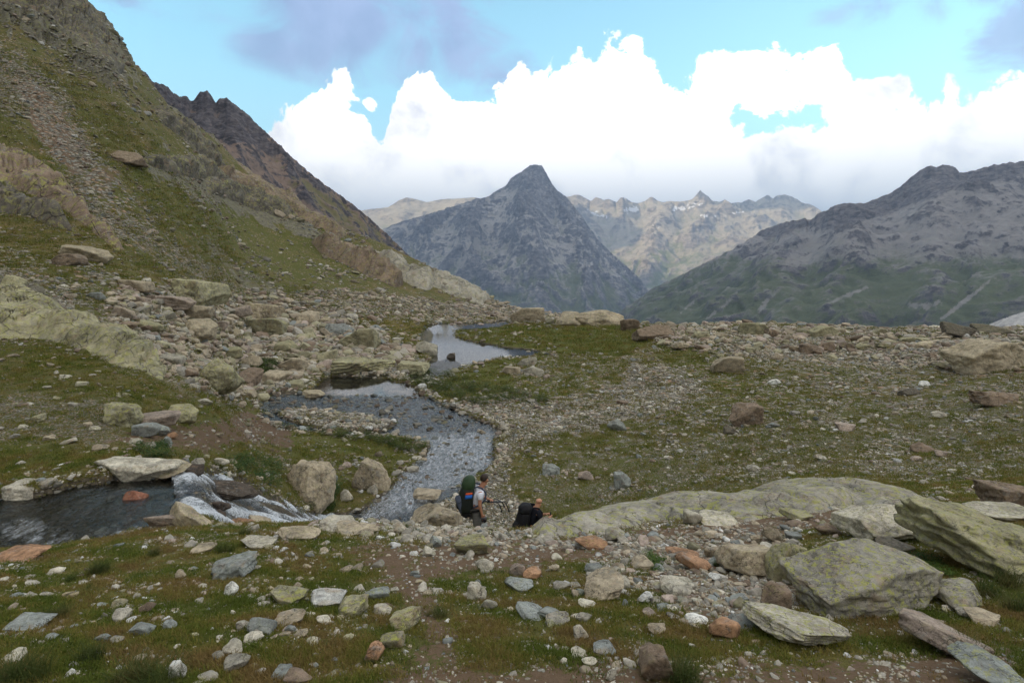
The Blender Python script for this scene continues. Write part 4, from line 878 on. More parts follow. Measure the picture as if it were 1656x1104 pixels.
pr('rock', 458, 1010, 476, 1024, 'angular', 'bluish grey', 'small steel-blue stone under the flat tan slab', .0, 6, short=None)
pr('rock', 392, 1026, 422, 1040, 'slab', 'pale', 'flat pale stone below the blue-grey faceted rock', .1, 5, short=None)
pr('rock', 356, 1038, 388, 1062, 'round', 'pale', 'white egg-shaped stone in the lower left turf', .05, 5, short='white egg-shaped stone')
pr('rock', 340, 1052, 360, 1070, 'round', 'grey', 'brownish grey stone touching the white egg-shaped stone', .1, 3, short=None)
pr('rock', 350, 1062, 396, 1088, 'slab', 'grey', 'leaning grey slab below the white egg-shaped stone', .1, 2, rot=0, tilt=(0, -16), short=None)
pr('rock', 272, 1072, 296, 1102, 'angular', 'white', 'white upright stone at the lower left among tall grass', .0, 1, short='white upright stone')
pr('rock', 316, 1086, 348, 1106, 'round', 'pale', 'pale beige stone cut by the bottom edge left of the leaning slab', .1, 3, short=None)
pr('rock', 438, 1080, 470, 1100, 'slab', 'bluish grey', 'flat grey-green stone near the bottom edge', .1, 3, short=None)
pr('rock', 458, 1088, 500, 1112, 'angular', 'brown', 'brown-grey stone cut by the bottom edge of the photo', .1, 7, short=None)
pr('rock', 203, 1008, 241, 1030, 'angular', 'bluish grey', 'pyramid-shaped grey rock in the left turf', .05, 6, rot=0, short='pyramid-shaped grey rock')
pr('rock', 263, 1004, 282, 1020, 'angular', 'bluish grey', 'small square bluish stone right of the pyramid-shaped rock', .0, 1, short=None)
pr('rock', 152, 1024, 174, 1039, 'angular', 'bluish grey', 'steel-blue stone left of the pyramid-shaped rock', .0, 2, short=None)
pr('rock', 172, 1030, 194, 1041, 'slab', 'grey', 'flat grey stone touching the steel-blue stone', .1, 1, short=None)
pr('rock', 177, 988, 204, 1008, 'angular', 'grey', 'grey faceted stone with a white top above the pyramid-shaped rock', .0, 4, short=None)
pr('rock', 222, 974, 246, 994, 'angular', 'brown', 'leaning brown pointed stone in the left turf', .0, 5, rot=0, tilt=(0, -14), short=None)
pr('rock', -6, 1005, 56, 1026, 'slab', 'bluish grey', 'long bluish slab touching the left edge of the photo', .1, 3, rot=0, short='long bluish slab at the left edge')
pr('rock', -6, 1058, 32, 1074, 'slab', 'pale', 'flat pale stone at the left edge below the long bluish slab', .1, 4, short=None)
pr('rock', 332, 902, 400, 940, 'layered', 'bluish grey', 'blue-grey pointed slab tilted up from the left turf', .15, 2, .4, 5, rot=0, tilt=(0, -14), short='tilted blue-grey slab')
pr('rock', 280, 922, 298, 937, 'round', 'tan', 'tan knob-like stone left of the tilted blue-grey slab', .1, 8, short=None)
pr('rock', 358, 942, 382, 966, 'round', 'white', 'white stone pair standing below the tilted blue-grey slab', .2, 4, short=None) if False else pr('rock', 360, 942, 382, 966, 'round', 'white', 'whitish stone standing below the tilted blue-grey slab', .2, 4, short=None)
pr('rock', -20, 888, 50, 911, 'angular', 'orange', 'bright orange-red rock at the left edge by the stream', .0, 5, .5, 5, rot=0, short='orange-red rock at the left edge')
pr('rock', 74, 920, 98, 930, 'slab', 'pale', 'thin pale slab in the grass near the orange-red rock', .1, 5, short=None)
pr('rock', 380, 870, 438, 888, 'slab', 'pale', 'broad pale flat stone on the near crest by the cascade', .2, 1, .4, 4, rot=0, dmin=5, short='broad pale crest stone')
pr('rock', 308, 882, 340, 896, 'slab', 'tan', 'low tan stone left of the broad pale crest stone', .1, 6, dmin=5, short=None)
pr('rock', 440, 858, 510, 874, 'slab', 'tan', 'long tan slab along the crest above the cascade foot', .3, 4, .4, 4, rot=0, dmin=5, short='long tan crest slab')
pr('rock', 512, 840, 572, 862, 'slab', 'pale', 'pale smooth boulder at the foot of the cascade', .2, 5, .6, 5, rot=0, dmin=6, short='pale boulder at the cascade foot')
pr('rock', 530, 854, 606, 868, 'slab', 'tan', 'low tan bedrock slab in front of the pale boulder by the cascade', .2, 2, .6, 4, rot=0, dmin=6, short=None)
pr('rock', 636, 846, 658, 866, 'angular', 'pale', 'whitish tan stone on the crest left of the standing hiker', .1, 6, dmin=6, short=None)
# upper stream and cascade
pr('rock', 232, 828, 304, 858, 'angular', 'pinkish', 'pointed salmon-coloured rock at the near bank of the upper stream', .05, 4, .5, 5, rot=0, dmin=9, short='salmon-coloured pointed rock')
pr('rock', 258, 826, 346, 858, 'slab', 'tan', 'long mossy tan rock slanting through the cascade', .5, 2, .4, 5, rot=-10, tilt=(0, 20), dmin=10, short='long mossy cascade rock')
pr('rock', 196, 792, 232, 818, 'angular', 'reddish', 'dark red rock standing in the upper stream', 0, 5, dmin=10, short='dark red stream rock')
pr('rock', 310, 784, 400, 806, 'slab', 'wet', 'dark wet rock hump parting the two arms of the cascade', .05, 7, 1.0, 5, rot=-6, tilt=(0, 12), dmin=12, short='wet rock hump')
pr('rock', 392, 838, 438, 862, 'slab', 'tan', 'tan slab with dark wet top between the cascade arms', .1, 4, .5, 5, rot=0, tilt=(0, 8), dmin=12, short='tan slab between the arms')
pr('rock', 334, 808, 368, 828, 'round', 'wet', 'small black wet boulder in the white water', 0, 5, dmin=12, short='black wet boulder')
pr('rock', 338, 826, 360, 846, 'angular', 'wet', 'black angular stone just under the small black boulder', 0, 2, dmin=12, short=None)
pr('rock', 362, 836, 404, 858, 'round', 'orange', 'wet orange-brown stone at the foot of the black boulder', 0, 6, dmin=12, short=None)
pr('rock', 283, 754, 322, 774, 'slab', 'wet', 'dark purple wet stone at the head of the cascade', 0, 3, dmin=12, short=None)
pr('rock', 290, 738, 304, 760, 'angular', 'bluish grey', 'upright blue-grey block at the head of the cascade', 0, 2, dmin=12, short='upright blue-grey block')
pr('rock', 304, 742, 326, 762, 'angular', 'grey', 'grey block right of the upright blue-grey one', 0, 4, dmin=12, short=None)
pr('rock', 340, 738, 366, 754, 'round', 'pale', 'pale oval stone above the cascade', .1, 5, dmin=12, short=None)
pr('boulder', 128, 742, 275, 778, 'slab', 'pale', 'broad cream-coloured rock on the far bank of the upper stream', .2, 1, 1.2, 5, rot=0, dmin=12, short='broad cream bank rock')
pr('rock', 218, 744, 295, 770, 'round', 'tan', 'tan mossy stone touching the broad cream bank rock', .4, 2, dmin=12, short=None)
pr('boulder', -10, 778, 60, 808, 'slab', 'pale', 'flat pale rock on the far bank at the left edge', .1, 3, 1.0, 5, rot=0, dmin=12, short='flat pale rock at the left edge')
pr('rock', 56, 774, 84, 790, 'slab', 'grey', 'grey thin slab between the two pale bank rocks', .2, 5, dmin=12, short=None)
pr('rock', 190, 850, 206, 864, 'round', 'wet', 'dark stone at the near edge of the upper stream', 0, 5, dmin=9, short=None)
pr('rock', 148, 855, 172, 868, 'round', 'grey', 'round grey stone in the upper stream shallows', 0, 5, dmin=9, short=None)
pr('rock', 194, 838, 216, 852, 'round', 'brown', 'olive-brown stone in the middle of the upper stream', .1, 3, dmin=9, short=None)
pr('boulder', 456, 748, 530, 818, 'angular', 'tan', 'big tan cracked boulder right of the cascade', .2, 8, 1.7, 6, rot=0, dmin=14, short='big tan boulder by the cascade')
pr('boulder', 570, 750, 628, 798, 'angular', 'tan', 'leaning tan boulder on the grassy tongue by the stream', .25, 1, 1.2, 5, rot=0, tilt=(0, 24), dmin=16, short='leaning tan boulder')
pr('rock', 592, 784, 610, 800, 'round', 'grey', 'grey stone at the foot of the leaning tan boulder', .2, 5, dmin=16, short=None)
pr('rock', 548, 792, 570, 812, 'round', 'pale', 'pale block left of the leaning tan boulder', .2, 8, dmin=16, short=None)
pr('rock', 520, 766, 544, 780, 'angular', 'bluish grey', 'bluish slab right of the big tan boulder', .1, 8, dmin=16, short=None)
pr('boulder', 158, 652, 214, 690, 'layered', 'greenish', 'layered lichen-green boulder on the left slope', .9, 6, 1.2, 5, dmin=14, short='layered green boulder')
pr('boulder', 262, 656, 304, 684, 'angular', 'greenish', 'pale green lichen boulder right of the layered one', .9, 2, 1.0, 5, dmin=14, short='pale green lichen boulder')
pr('rock', 206, 668, 276, 692, 'slab', 'pinkish', 'salmon flat slab between the two green boulders', .1, 6, 1.0, 4, dmin=14, short=None)
pr('rock', 200, 684, 250, 708, 'slab', 'bluish grey', 'bluish plate propped under the salmon slab', .1, 2, .8, 4, rot=0, tilt=(0, -10), dmin=14, short='bluish propped plate')
pr('rock', 224, 688, 268, 704, 'slab', 'bluish grey', 'thin green-grey plate lying over the bluish one', .3, 5, .8, 4, rot=0, tilt=(0, 14), dmin=14, short=None)
pr('rock', 268, 698, 284, 710, 'angular', 'orange', 'small orange stone right of the propped plates', 0, 5, dmin=14, short=None)
pr('rock', 256, 704, 274, 724, 'angular', 'bluish grey', 'dark blue-grey stone below the propped plates', 0, 6, dmin=14, short=None)
pr('rock', 146, 718, 168, 730, 'round', 'tan', 'tan flat oval stone in grass above the cream bank rock', 0, 6, dmin=13, short=None)
# valley floor
pr('boulder', 660, 806, 748, 868, 'angular', 'tan', 'large tan cracked boulder behind the standing hiker', .25, 6, 2.4, 6, rot=0, dmin=16, at=hit(700, 866, 16), short='large tan boulder behind the hiker')
pr('boulder', 664, 792, 710, 812, 'slab', 'tan', 'low flat tan boulder in the stream above the large one', .1, 3, 1.4, 5, rot=0, dmin=20, short='low flat stream boulder')
pr('rock', 655, 754, 676, 768, 'slab', 'grey', 'flat grey stone at the tip of the grassy tongue', .1, 5, dmin=20, short=None)
pr('boulder', 1185, 652, 1234, 693, 'angular', 'brown', 'tall brown boulder standing alone on the stony plain', .1, 7, 1.6, 6, rot=0, dmin=20, short='lone brown boulder')
pr('rock', 1174, 688, 1196, 704, 'angular', 'dark', 'dark grey stone in front of the lone brown boulder', .1, 6, dmin=20, short=None)
pr('rock', 1482, 716, 1514, 733, 'round', 'brown', 'low dark brown stone on the plain to the right', .05, 4, dmin=14, short='low dark brown stone')
pr('boulder', 1584, 632, 1654, 656, 'layered', 'brown', 'long dark layered slab on the right of the plain', .1, 4, 1.6, 5, rot=0, dmin=20, short='long dark layered slab')
pr('boulder', 1562, 546, 1672, 604, 'angular', 'tan', 'huge tan boulder on the rim at the right edge', .35, 3, 5.5, 6, rot=0, dmin=30, short='huge rim boulder')
pr('boulder', 1155, 574, 1202, 606, 'angular', 'tan', 'pale tan boulder at the foot of the rim beside green grass', .3, 2, 3.0, 5, dmin=30, short='pale tan boulder under the rim')
pr('boulder', 1298, 556, 1332, 574, 'angular', 'brown', 'pointed reddish brown block on the rim', .1, 1, 1.6, 5, dmin=30, short='pointed reddish brown block')
pr('rock', 984, 678, 1014, 698, 'round', 'bluish grey', 'grey boulder on the gravel left of the lone brown one', .2, 2, dmin=20, short='grey gravel boulder')
pr('rock', 994, 764, 1022, 793, 'angular', 'bluish grey', 'grey faceted stone in grass above the whaleback slab', .1, 1, dmin=14, short='grey faceted stone')
pr('rock', 878, 752, 906, 770, 'angular', 'bluish grey', 'square bluish stone in grass above the crouching hiker', .1, 2, dmin=14, short='square bluish stone')
pr('rock', 936, 760, 962, 778, 'round', 'pinkish', 'pink and white stone right of the square bluish stone', .05, 7, dmin=14, short=None)
pr('rock', 1512, 664, 1534, 676, 'round', 'pale', 'pale stone on the right of the plain', .05, 3, dmin=14, short=None)
pr('rock', 1358, 684, 1392, 698, 'slab', 'pinkish', 'flat pinkish slab in the plain right of the lone brown boulder', .05, 5, dmin=14, short='flat pinkish slab')
pr('rock', 1462, 626, 1488, 640, 'angular', 'dark', 'dark bluish stone on the plain under the rim', .05, 5, dmin=14, short='dark bluish stone')
pr('rock', 1490, 616, 1510, 626, 'round', 'white', 'bright white stone above the dark bluish stone', 0, 5, dmin=14, short=None)
pr('rock', 1246, 612, 1264, 623, 'round', 'white', 'white stone on the green strip below the rim', 0, 2, dmin=14, short='white stone below the rim')
pr('boulder', 838, 576, 868, 594, 'round', 'grey', 'upper dark grey boulder of the trio by the lake', .3, 1, dmin=40, short='upper boulder of the lake trio')
pr('boulder', 844, 592, 880, 608, 'round', 'grey', 'lower dark grey boulder of the trio by the lake', .3, 2, dmin=40, short='lower boulder of the lake trio')
pr('boulder', 812, 592, 842, 606, 'slab', 'tan', 'flat tan boulder of the trio by the lake', .3, 3, dmin=40, short='flat boulder of the lake trio')
pr('boulder', 672, 551, 706, 574, 'angular', 'grey', 'grey boulder standing at the left shore of the lake', .4, 5, 3.0, 5, dmin=40, short='grey shore boulder')
pr('rock', 722, 570, 736, 582, 'angular', 'dark', 'dark stone standing in the lake shallows', .1, 2, dmin=40, short='dark stone in the lake')
pr('boulder', 534, 580, 630, 609, 'layered', 'greenish', 'long greenish boulder standing behind the pool', .6, 5, 5.0, 6, rot=0, dmin=40, short='long boulder behind the pool')
pr('boulder', 634, 584, 690, 606, 'slab', 'greenish', 'flat greenish boulder right of the long one by the pool', .5, 3, 4.0, 5, rot=0, dmin=40, short='flat boulder by the pool')
pr('boulder', 540, 528, 610, 566, 'angular', 'greenish', 'big dark boulder with an undercut right side in the boulder field', .35, 6, 5.0, 6, rot=0, dmin=50, short='big undercut boulder')
pr('boulder', 520, 524, 566, 544, 'angular', 'bluish grey', 'light grey boulder behind the big undercut one', .1, 2, 3.0, 5, dmin=50, short=None)
pr('boulder', 386, 490, 452, 524, 'slab', 'tan', 'large tan block topping the boulder field', .5, 5, 6.0, 6, rot=0, dmin=40, short='large tan topping block')
pr('boulder', 398, 512, 458, 548, 'angular', 'greenish', 'greenish block just below the large tan topping block', .6, 4, 5.0, 6, rot=0, dmin=40, short='greenish block')
pr('boulder', 265, 450, 336, 492, 'slab', 'greenish', 'broad flat-topped boulder at the foot of the left hillside', .6, 3, 7.0, 6, rot=0, dmin=30, short='broad flat-topped boulder')
pr('boulder', 232, 478, 302, 500, 'slab', 'pinkish', 'pinkish slab overhanging in front of the flat-topped boulder', .2, 2, 3.5, 5, rot=0, dmin=30, short='pinkish overhanging slab')
pr('boulder', 274, 492, 332, 518, 'slab', 'tan', 'tan overhanging slab below the pinkish one', .3, 1, 3.0, 5, rot=0, dmin=30, short='tan overhanging slab')
pr('boulder', 288, 516, 332, 546, 'angular', 'tan', 'pale upright block under the tan overhanging slab', .4, 2, 3.0, 5, dmin=30, short=None)
pr('boulder', 310, 574, 372, 632, 'round', 'greenish', 'large rounded boulder with rough green-grey skin left of the pool', .7, 4, 4.0, 6, rot=0, dmin=25, short='large rounded boulder')
pr('boulder', 380, 596, 414, 626, 'angular', 'brown', 'brown angular boulder right of the large rounded one', .1, 4, 2.4, 5, dmin=25, short='brown angular boulder')
pr('boulder', 352, 562, 388, 580, 'slab', 'greenish', 'flat yellow-green slab above the brown angular boulder', .8, 4, dmin=25, short=None)
pr('boulder', 382, 574, 418, 598, 'angular', 'tan', 'smooth brown-tan block in the middle of the boulder field', .2, 5, dmin=25, short=None)
pr('boulder', 438, 576, 494, 602, 'angular', 'tan', 'brownish tan boulder right of the field centre above the puddle', .3, 6, dmin=25, short='brownish tan boulder above the puddle')
pr('boulder', 440, 552, 478, 572, 'slab', 'greenish', 'flat greenish slab in the middle of the boulder field', .6, 7, dmin=25, short=None)
pr('boulder', 412, 600, 462, 620, 'slab', 'tan', 'long tan slab at the lower edge of the boulder field', .3, 8, dmin=25, short=None)
pr('rock', 456, 616, 490, 630, 'slab', 'greenish', 'pale greenish slab at the shore left of the pool', .5, 2, dmin=25, short='pale slab at the pool shore')
pr('rock', 484, 632, 520, 645, 'slab', 'tan', 'mossy tan rock islet in the shallow stream', .5, 4, dmin=25, short='tan rock islet')
pr('boulder', 924, 500, 1012, 530, 'round', 'tan', 'great tan dome-shaped outcrop on the skyline rim', .4, 3, 9, 6, rot=0, dmin=90, short='dome outcrop on the rim')
pr('boulder', 900, 504, 950, 530, 'round', 'tan', 'lower tan outcrop left of the dome on the rim', .4, 5, 7, 5, rot=0, dmin=90, short='lower outcrop left of the dome')
pr('boulder', 1004, 514, 1034, 536, 'angular', 'brown', 'dark brown crag right of the dome on the rim', .2, 4, 4, 5, dmin=90, short='dark crag right of the dome')
pr('boulder', 1030, 524, 1088, 548, 'angular', 'brown', 'brown boulder heap-like block where the rim boulders begin', .2, 5, 4, 5, dmin=70, short='brown block where the rim begins')
pr('boulder', 1206, 522, 1252, 546, 'slab', 'greenish', 'flat-topped lichen boulder sticking up from the rim', .6, 2, 4, 5, rot=0, dmin=60, short='flat-topped rim boulder')
pr('boulder', 1316, 526, 1358, 548, 'angular', 'greenish', 'upright tan-green boulder on the rim', .6, 3, 3.5, 5, dmin=60, short='upright rim boulder')
pr('boulder', 1532, 526, 1596, 546, 'slab', 'dark', 'dark slab leaning on the skyline rim', .2, 5, 3.5, 5, rot=0, tilt=(0, 12), dmin=60, short='dark leaning rim slab')
pr('boulder', 1592, 524, 1640, 544, 'angular', 'dark', 'dark greenish boulder on the rim right of the leaning slab', .4, 6, 3.5, 5, dmin=60, short=None)
pr('boulder', 826, 496, 880, 524, 'angular', 'tan', 'tan rounded crag where the hillside meets the rim', .4, 2, 6, 5, rot=0, dmin=90, short='tan crag at the hill foot')
# left slope boulders
pr('boulder', 176, 240, 218, 264, 'angular', 'brown', 'single brownish boulder perched high on the left hillside', .3, 5, 6, 5, rot=0, dmin=60, follow=.5, short='boulder high on the hillside')
pr('boulder', 76, 398, 156, 424, 'slab', 'tan', 'long flat slab near the foot of the curved outcrop', .4, 2, 5, 5, rot=0, dmin=40, follow=.4, short='long flat slab')
pr('boulder', 86, 410, 122, 430, 'angular', 'brown', 'brown block under the long flat slab', .2, 3, 3, 5, dmin=40, short=None)
pr('boulder', -14, 444, 24, 470, 'round', 'greenish', 'rounded pale boulder at the left edge below the outcrops', .6, 2, 2.5, 5, dmin=30, short='rounded boulder at the left edge')
pr('rock', 140, 472, 164, 484, 'angular', 'bluish grey', 'bluish stone on the scree above the pale outcrop', .1, 2, dmin=30, short='bluish scree stone')
pr('boulder', 190, 452, 232, 470, 'slab', 'tan', 'low tan slab left of the flat-topped boulder', .3, 6, dmin=30, short=None)

def outcrop(name, poly, d0, d1, bulge, label, colour, lich, seed, strata=0.0, soft=14, rough=1.0, lam=2.0, dirn=(1, 0.3, 0), cat='rock outcrop', short=None, prof=1.0, mat=None):
    """bedrock standing out of the slope: the ground inside an outline, pushed out along its normal"""
    P = np.array(poly, float); m = (D2 >= d0) & (D2 <= d1) & (PX2 > P[:, 0].min() - 12) & (PX2 < P[:, 0].max() + 12) & (PYB > P[:, 1].min() - 12) & (PYB < P[:, 1].max() + 12)
    sd = np.full(D2.shape, -99.0); sd[m] = poly_sdf(PX2[m], PYB[m], poly); sd = sd + 3.5 * fbm2(X2 / D2 * 25, np.log(D2) * 25, 4, seed)
    kv = sd > -7; k = kv[:-1, :-1] & kv[1:, 1:] & kv[:-1, 1:] & kv[1:, :-1]; q = grid_quads(NR, NC, k); us = np.unique(q)
    lb = np.arange(NR * NC)
    while True:
        mn = lb[q].min(1); l2 = lb.copy(); np.minimum.at(l2, q.ravel(), np.repeat(mn, 4)); l2 = l2[l2]
        if (l2 == lb).all(): break
        lb = l2
    fl = lb[q[:, 0]]; vals, cnt = np.unique(fl, return_counts=True); q = q[fl == vals[cnt.argmax()]]; us = np.unique(q)
    mp = np.full(NR * NC, -1); mp[us] = np.arange(len(us))
    zc = ZB; du = np.gradient(zc, axis=1) / np.gradient(X2, axis=1); dv = np.gradient(zc, axis=0) / np.gradient(D2, axis=0) - du * np.gradient(X2, axis=0) / np.gradient(D2, axis=0)
    nx, ny, nz = -du, -dv, np.ones_like(du); ln = np.sqrt(nx * nx + ny * ny + 1); nx, ny, nz = nx / ln, ny / ln, nz / ln
    t = sst(sd, -4, soft) ** prof
    dvn = Vector(dirn).normalized(); u_ = X2 * dvn.x + D2 * dvn.y + ZB * dvn.z
    pr_ = bulge * t; cr_ = ZB - u_ * 0.45
    w = fbm2(X2 / lam, D2 / lam, 6, seed + 3); rdg = fbm2(X2 / (lam * .6), ZB / (lam * .35) + D2 / lam, 5, seed + 5, ridged=True)
    jt = np.abs(fbm2(u_ / (lam * .5) + 9, cr_ / (lam * .22), 4, seed + 8)); pr_ = pr_ + rough * t * bulge * (0.7 * w + 0.35 * rdg - 0.5 * (1 - sst(jt, 0, .12)))
    if strata:
        cross = (ZB * 1.0 - u_ * 0.45 + 0.5 * lam * w) / (lam * .9); s_ = cross - np.floor(cross)
        c2 = cross * 2.7 + fbm2(X2 / lam, D2 / lam, 4, seed + 11) * 1.5; s2 = c2 - np.floor(c2); pr_ = pr_ + strata * t * (np.where(s_ < .8, s_ / .8, (1 - s_) / .2) - .5) * (.6 + w) + .4 * strata * t * (np.where(s2 < .8, s2 / .8, (1 - s2) / .2) - .5)
    pr_ = pr_ - 0.5 * bulge * sst(-sd, -1, 7) - 0.05
    Vv = np.stack([X2 + nx * pr_, D2 + ny * pr_, Z2 + nz * pr_], -1).reshape(-1, 3)[us]
    o = add_obj(name, mesh_np(name, Vv, mp[q], True), mat or (M_ROCKF if d0 > 35 else M_ROCKM)); c = COLR[colour]; o.color = (*c, lich); tag(o, label, cat, 'bedrock ledges on the left hillside' if name == 'rock_outcrop' else None)
    cc = Vv.mean(0); ROCKS.append((short, Vector(cc), float(np.ptp(Vv[:, 0])), o)); return o
outcrop('bedrock_slab', [(838, 872), (900, 856), (960, 838), (1000, 826), (1060, 812), (1110, 812), (1180, 816), (1260, 790), (1320, 786), (1400, 790), (1460, 802), (1512, 818), (1500, 830), (1440, 834), (1380, 826), (1330, 842), (1260, 850), (1200, 856), (1140, 850), (1050, 860), (960, 878), (880, 884)], 5.5, 13, .26, 'great smooth whaleback slab with green lichen right of the crouching hiker', 'grey', .8, 5, .04, 18, dirn=(1, .2, 0), lam=2.4, rough=.45, cat='rock slab', short='great whaleback slab', mat=M_ROCK)
outcrop('rock_outcrop', [(-60, 470), (40, 482), (100, 508), (160, 530), (220, 560), (272, 604), (262, 616), (200, 600), (120, 565), (60, 548), (-60, 556)], 22, 60, .9, 'broad pale lichen-green bedrock slab sloping down at the left edge', 'greenish', .6, 15, .28, 16, dirn=(1, 0, -.5), lam=5, short='pale sloping bedrock')
outcrop('rock_outcrop', [(-60, 236), (0, 248), (60, 268), (100, 290), (128, 318), (146, 352), (200, 412), (186, 410), (130, 366), (100, 338), (60, 318), (20, 300), (-60, 300)], 40, 130, 1.3, 'curved streaked outcrop ending in a thin tail on the left hillside', 'brown', .75, 25, 1.4, 12, dirn=(1, 0, -.6), lam=9, short='curved streaked outcrop')  # brown and dark outcrop colours here carry some of the hillside's shade
outcrop('rock_outcrop', [(-60, 300), (0, 304), (40, 324), (90, 352), (120, 380), (80, 372), (20, 350), (-60, 344)], 40, 110, 1.8, 'darker lower ledge below the curved streaked outcrop', 'dark', .5, 26, 1.0, 10, dirn=(1, 0, -.6), lam=8, short='dark lower ledge')
outcrop('rock_outcrop', [(232, 262), (290, 268), (345, 278), (372, 296), (350, 304), (310, 296), (270, 284), (240, 274)], 70, 255, 1.7, 'left end of the dark ledge band across the hillside', 'dark', .6, 35, 2.2, 7, dirn=(1, 0, -.5), lam=12, short='left ledge of the band')
outcrop('rock_outcrop', [(330, 300), (372, 306), (420, 318), (470, 346), (486, 362), (440, 354), (390, 336), (340, 322)], 70, 255, 2.2, 'right end of the dark ledge band, running towards the skyline', 'dark', .6, 36, 2.2, 7, dirn=(1, 0, -.5), lam=12, short='right ledge of the band')
outcrop('rock_outcrop', [(505, 392), (540, 398), (585, 412), (630, 432), (650, 452), (640, 460), (600, 448), (560, 428), (520, 410)], 70, 265, 3.6, 'tan outcrop of slanting plates low on the hillside near the skyline', 'brown', .4, 45, 2.4, 7, dirn=(1, 0, -.5), lam=12, short='tan slanting plates')
outcrop('rock_outcrop', [(596, 408), (640, 422), (690, 446), (706, 462), (690, 464), (650, 446), (610, 424)], 80, 265, 2.6, 'upper tan ledge beside the slanting plates under the skyline', 'grey', .4, 46, 1.6, 6, dirn=(1, 0, -.5), lam=12, short='upper tan ledge')
outcrop('rock_outcrop', [(-60, -40), (60, -30), (120, 20), (170, 66), (200, 118), (190, 130), (150, 104), (110, 78), (60, 54), (0, 30), (-60, 10)], 80, 275, 2.4, 'dark fissured crag at the top left corner under the skyline', 'dark', .45, 55, 4.0, 10, dirn=(1, 0, -.5), lam=16, short='dark crag at the top left')
outcrop('rock_outcrop', [(238, 168), (268, 180), (340, 238), (364, 270), (330, 262), (262, 216)], 80, 295, 2.8, 'small dark outcrop along the upper skyline of the left hillside', 'dark', .5, 56, 2.0, 6, dirn=(1, 0, -.5), lam=12, short='small skyline outcrop')
outcrop('rock_outcrop', [(352, 268), (372, 280), (430, 312), (500, 350), (560, 380), (548, 384), (480, 354), (410, 318), (360, 288)], 90, 295, 2.4, 'long narrow bedrock edge following the middle of the hillside skyline', 'brown', .5, 57, 1.6, 5, dirn=(1, 0, -.5), lam=12, short='long skyline edge')
outcrop('rock_outcrop', [(700, 448), (740, 462), (790, 486), (780, 492), (730, 474), (700, 460)], 90, 265, 2.0, 'low pale outcrop at the lower end of the hillside skyline', 'grey', .4, 58, 1.2, 5, dirn=(1, 0, -.5), lam=10, short='low skyline outcrop')

# fields of boulders: the largest are things of their own, the rest is rubble
SHORTS = [(s, l, w) for s, l, w, _ in ROCKS if s]
used = {}
def describe(o, W, colname, kind, alone):
    p = o.location; shape = {'angular': 'angular', 'slab': 'flat', 'round': 'rounded', 'layered': 'layered'}[kind]
    noun = 'boulder' if W > 0.7 else 'stone'
    px, py = CX + F * p.x / p.y, YH - F * p.z / p.y
    c = []
    for s, l, w in SHORTS:
        qx, qy = CX + F * l.x / l.y, YH - F * l.z / l.y
        dx, dy = px - qx, py - qy; dd = math.hypot(dx, dy * 1.6); c.append((dd, s, dx, dy))
    c.sort(key=lambda t: t[0])
    for dd, s, dx, dy in c[:10]:
        rel = ('right of' if dx > 0 else 'left of') if abs(dx) > abs(dy) * 1.4 else ('below' if dy > 0 else 'above')
        art = '' if s.startswith('the ') else 'the '
        near = 'just ' if dd < 26 else ('' if dd < 70 else 'some way ')
        lb = f'{colname} {shape} {noun} {near}{rel} {art}{s}'
        if lb not in used and len(lb.split()) <= 16: used[lb] = 1; return lb
    n = c[0][1], c[1][1]
    lb = f'{colname} {shape} {noun} between the {n[0]} and the {n[1]}'
    return ' '.join(lb.split()[:16])
taken = [(CX + F * l.x / l.y, YH - F * l.z / l.y, w * F / l.y) for s, l, w, _ in ROCKS if w * F / l.y < 140]
def field(poly, n, wlo, whi, kinds, cols, dmin, flat=(.35, .6), lich=.4, sub=3):
    P = np.array(poly, float); done = 0; tries = 0
    while done < n and tries < n * 40:
        tries += 1
        x, y = rng.uniform(P[:, 0].min(), P[:, 0].max()), rng.uniform(P[:, 1].min(), P[:, 1].max())
        if poly_sdf(np.array([x]), np.array([y]), poly)[0] < 0: continue
        w = wlo * (whi / wlo) ** (rng.random() ** 1.6)
        if any(abs(x - a) < (w + c) * .42 and abs(y - b) < (w + c) * .24 for a, b, c in taken): continue
        k = kinds[rng.integers(len(kinds))]; cn = cols[rng.integers(len(cols))]; hh = w * rng.uniform(*flat)
        o = pr('boulder' if True else '', x - w / 2, y - hh * .6, x + w / 2, y + hh * .4, k, cn, 'x', lich * rng.uniform(.4, 1.3), dmin=dmin, sub=sub, tilt=(rng.uniform(-10, 10), rng.uniform(-14, 14)), sink=.2)
        W = o.scale.x
        if W <= 0.7: o.name = 'rock'
        o['label'] = describe(o, W, cn, k, True); taken.append((x, y, w)); done += 1
field([(200, 470), (330, 500), (470, 500), (540, 525), (620, 562), (680, 570), (660, 598), (530, 600), (500, 612), (440, 628), (400, 640), (330, 630), (230, 560), (180, 500)], 62, 15, 44, ['angular', 'slab', 'slab', 'layered'], ['tan', 'tan', 'greenish', 'grey', 'brown', 'pinkish'], 25, lich=.5, sub=4)
field([(1030, 536), (1200, 530), (1400, 532), (1656, 536), (1656, 600), (1560, 610), (1450, 570), (1300, 572), (1150, 580), (1060, 556)], 46, 12, 34, ['angular', 'slab', 'angular', 'layered'], ['tan', 'brown', 'pinkish', 'greenish', 'grey', 'tan'], 40, lich=.35)
field([(880, 600), (1000, 590), (1656, 620), (1656, 770), (1300, 765), (1000, 790), (860, 780), (840, 700)], 24, 9, 20, ['angular', 'slab', 'round'], ['grey', 'pale', 'pinkish', 'bluish grey', 'brown'], 16, lich=.1)
field([(60, 600), (200, 620), (330, 650), (420, 660), (400, 740), (260, 735), (120, 725), (20, 700)], 16, 12, 26, ['angular', 'slab', 'slab'], ['grey', 'pale', 'tan', 'greenish'], 14, lich=.4)
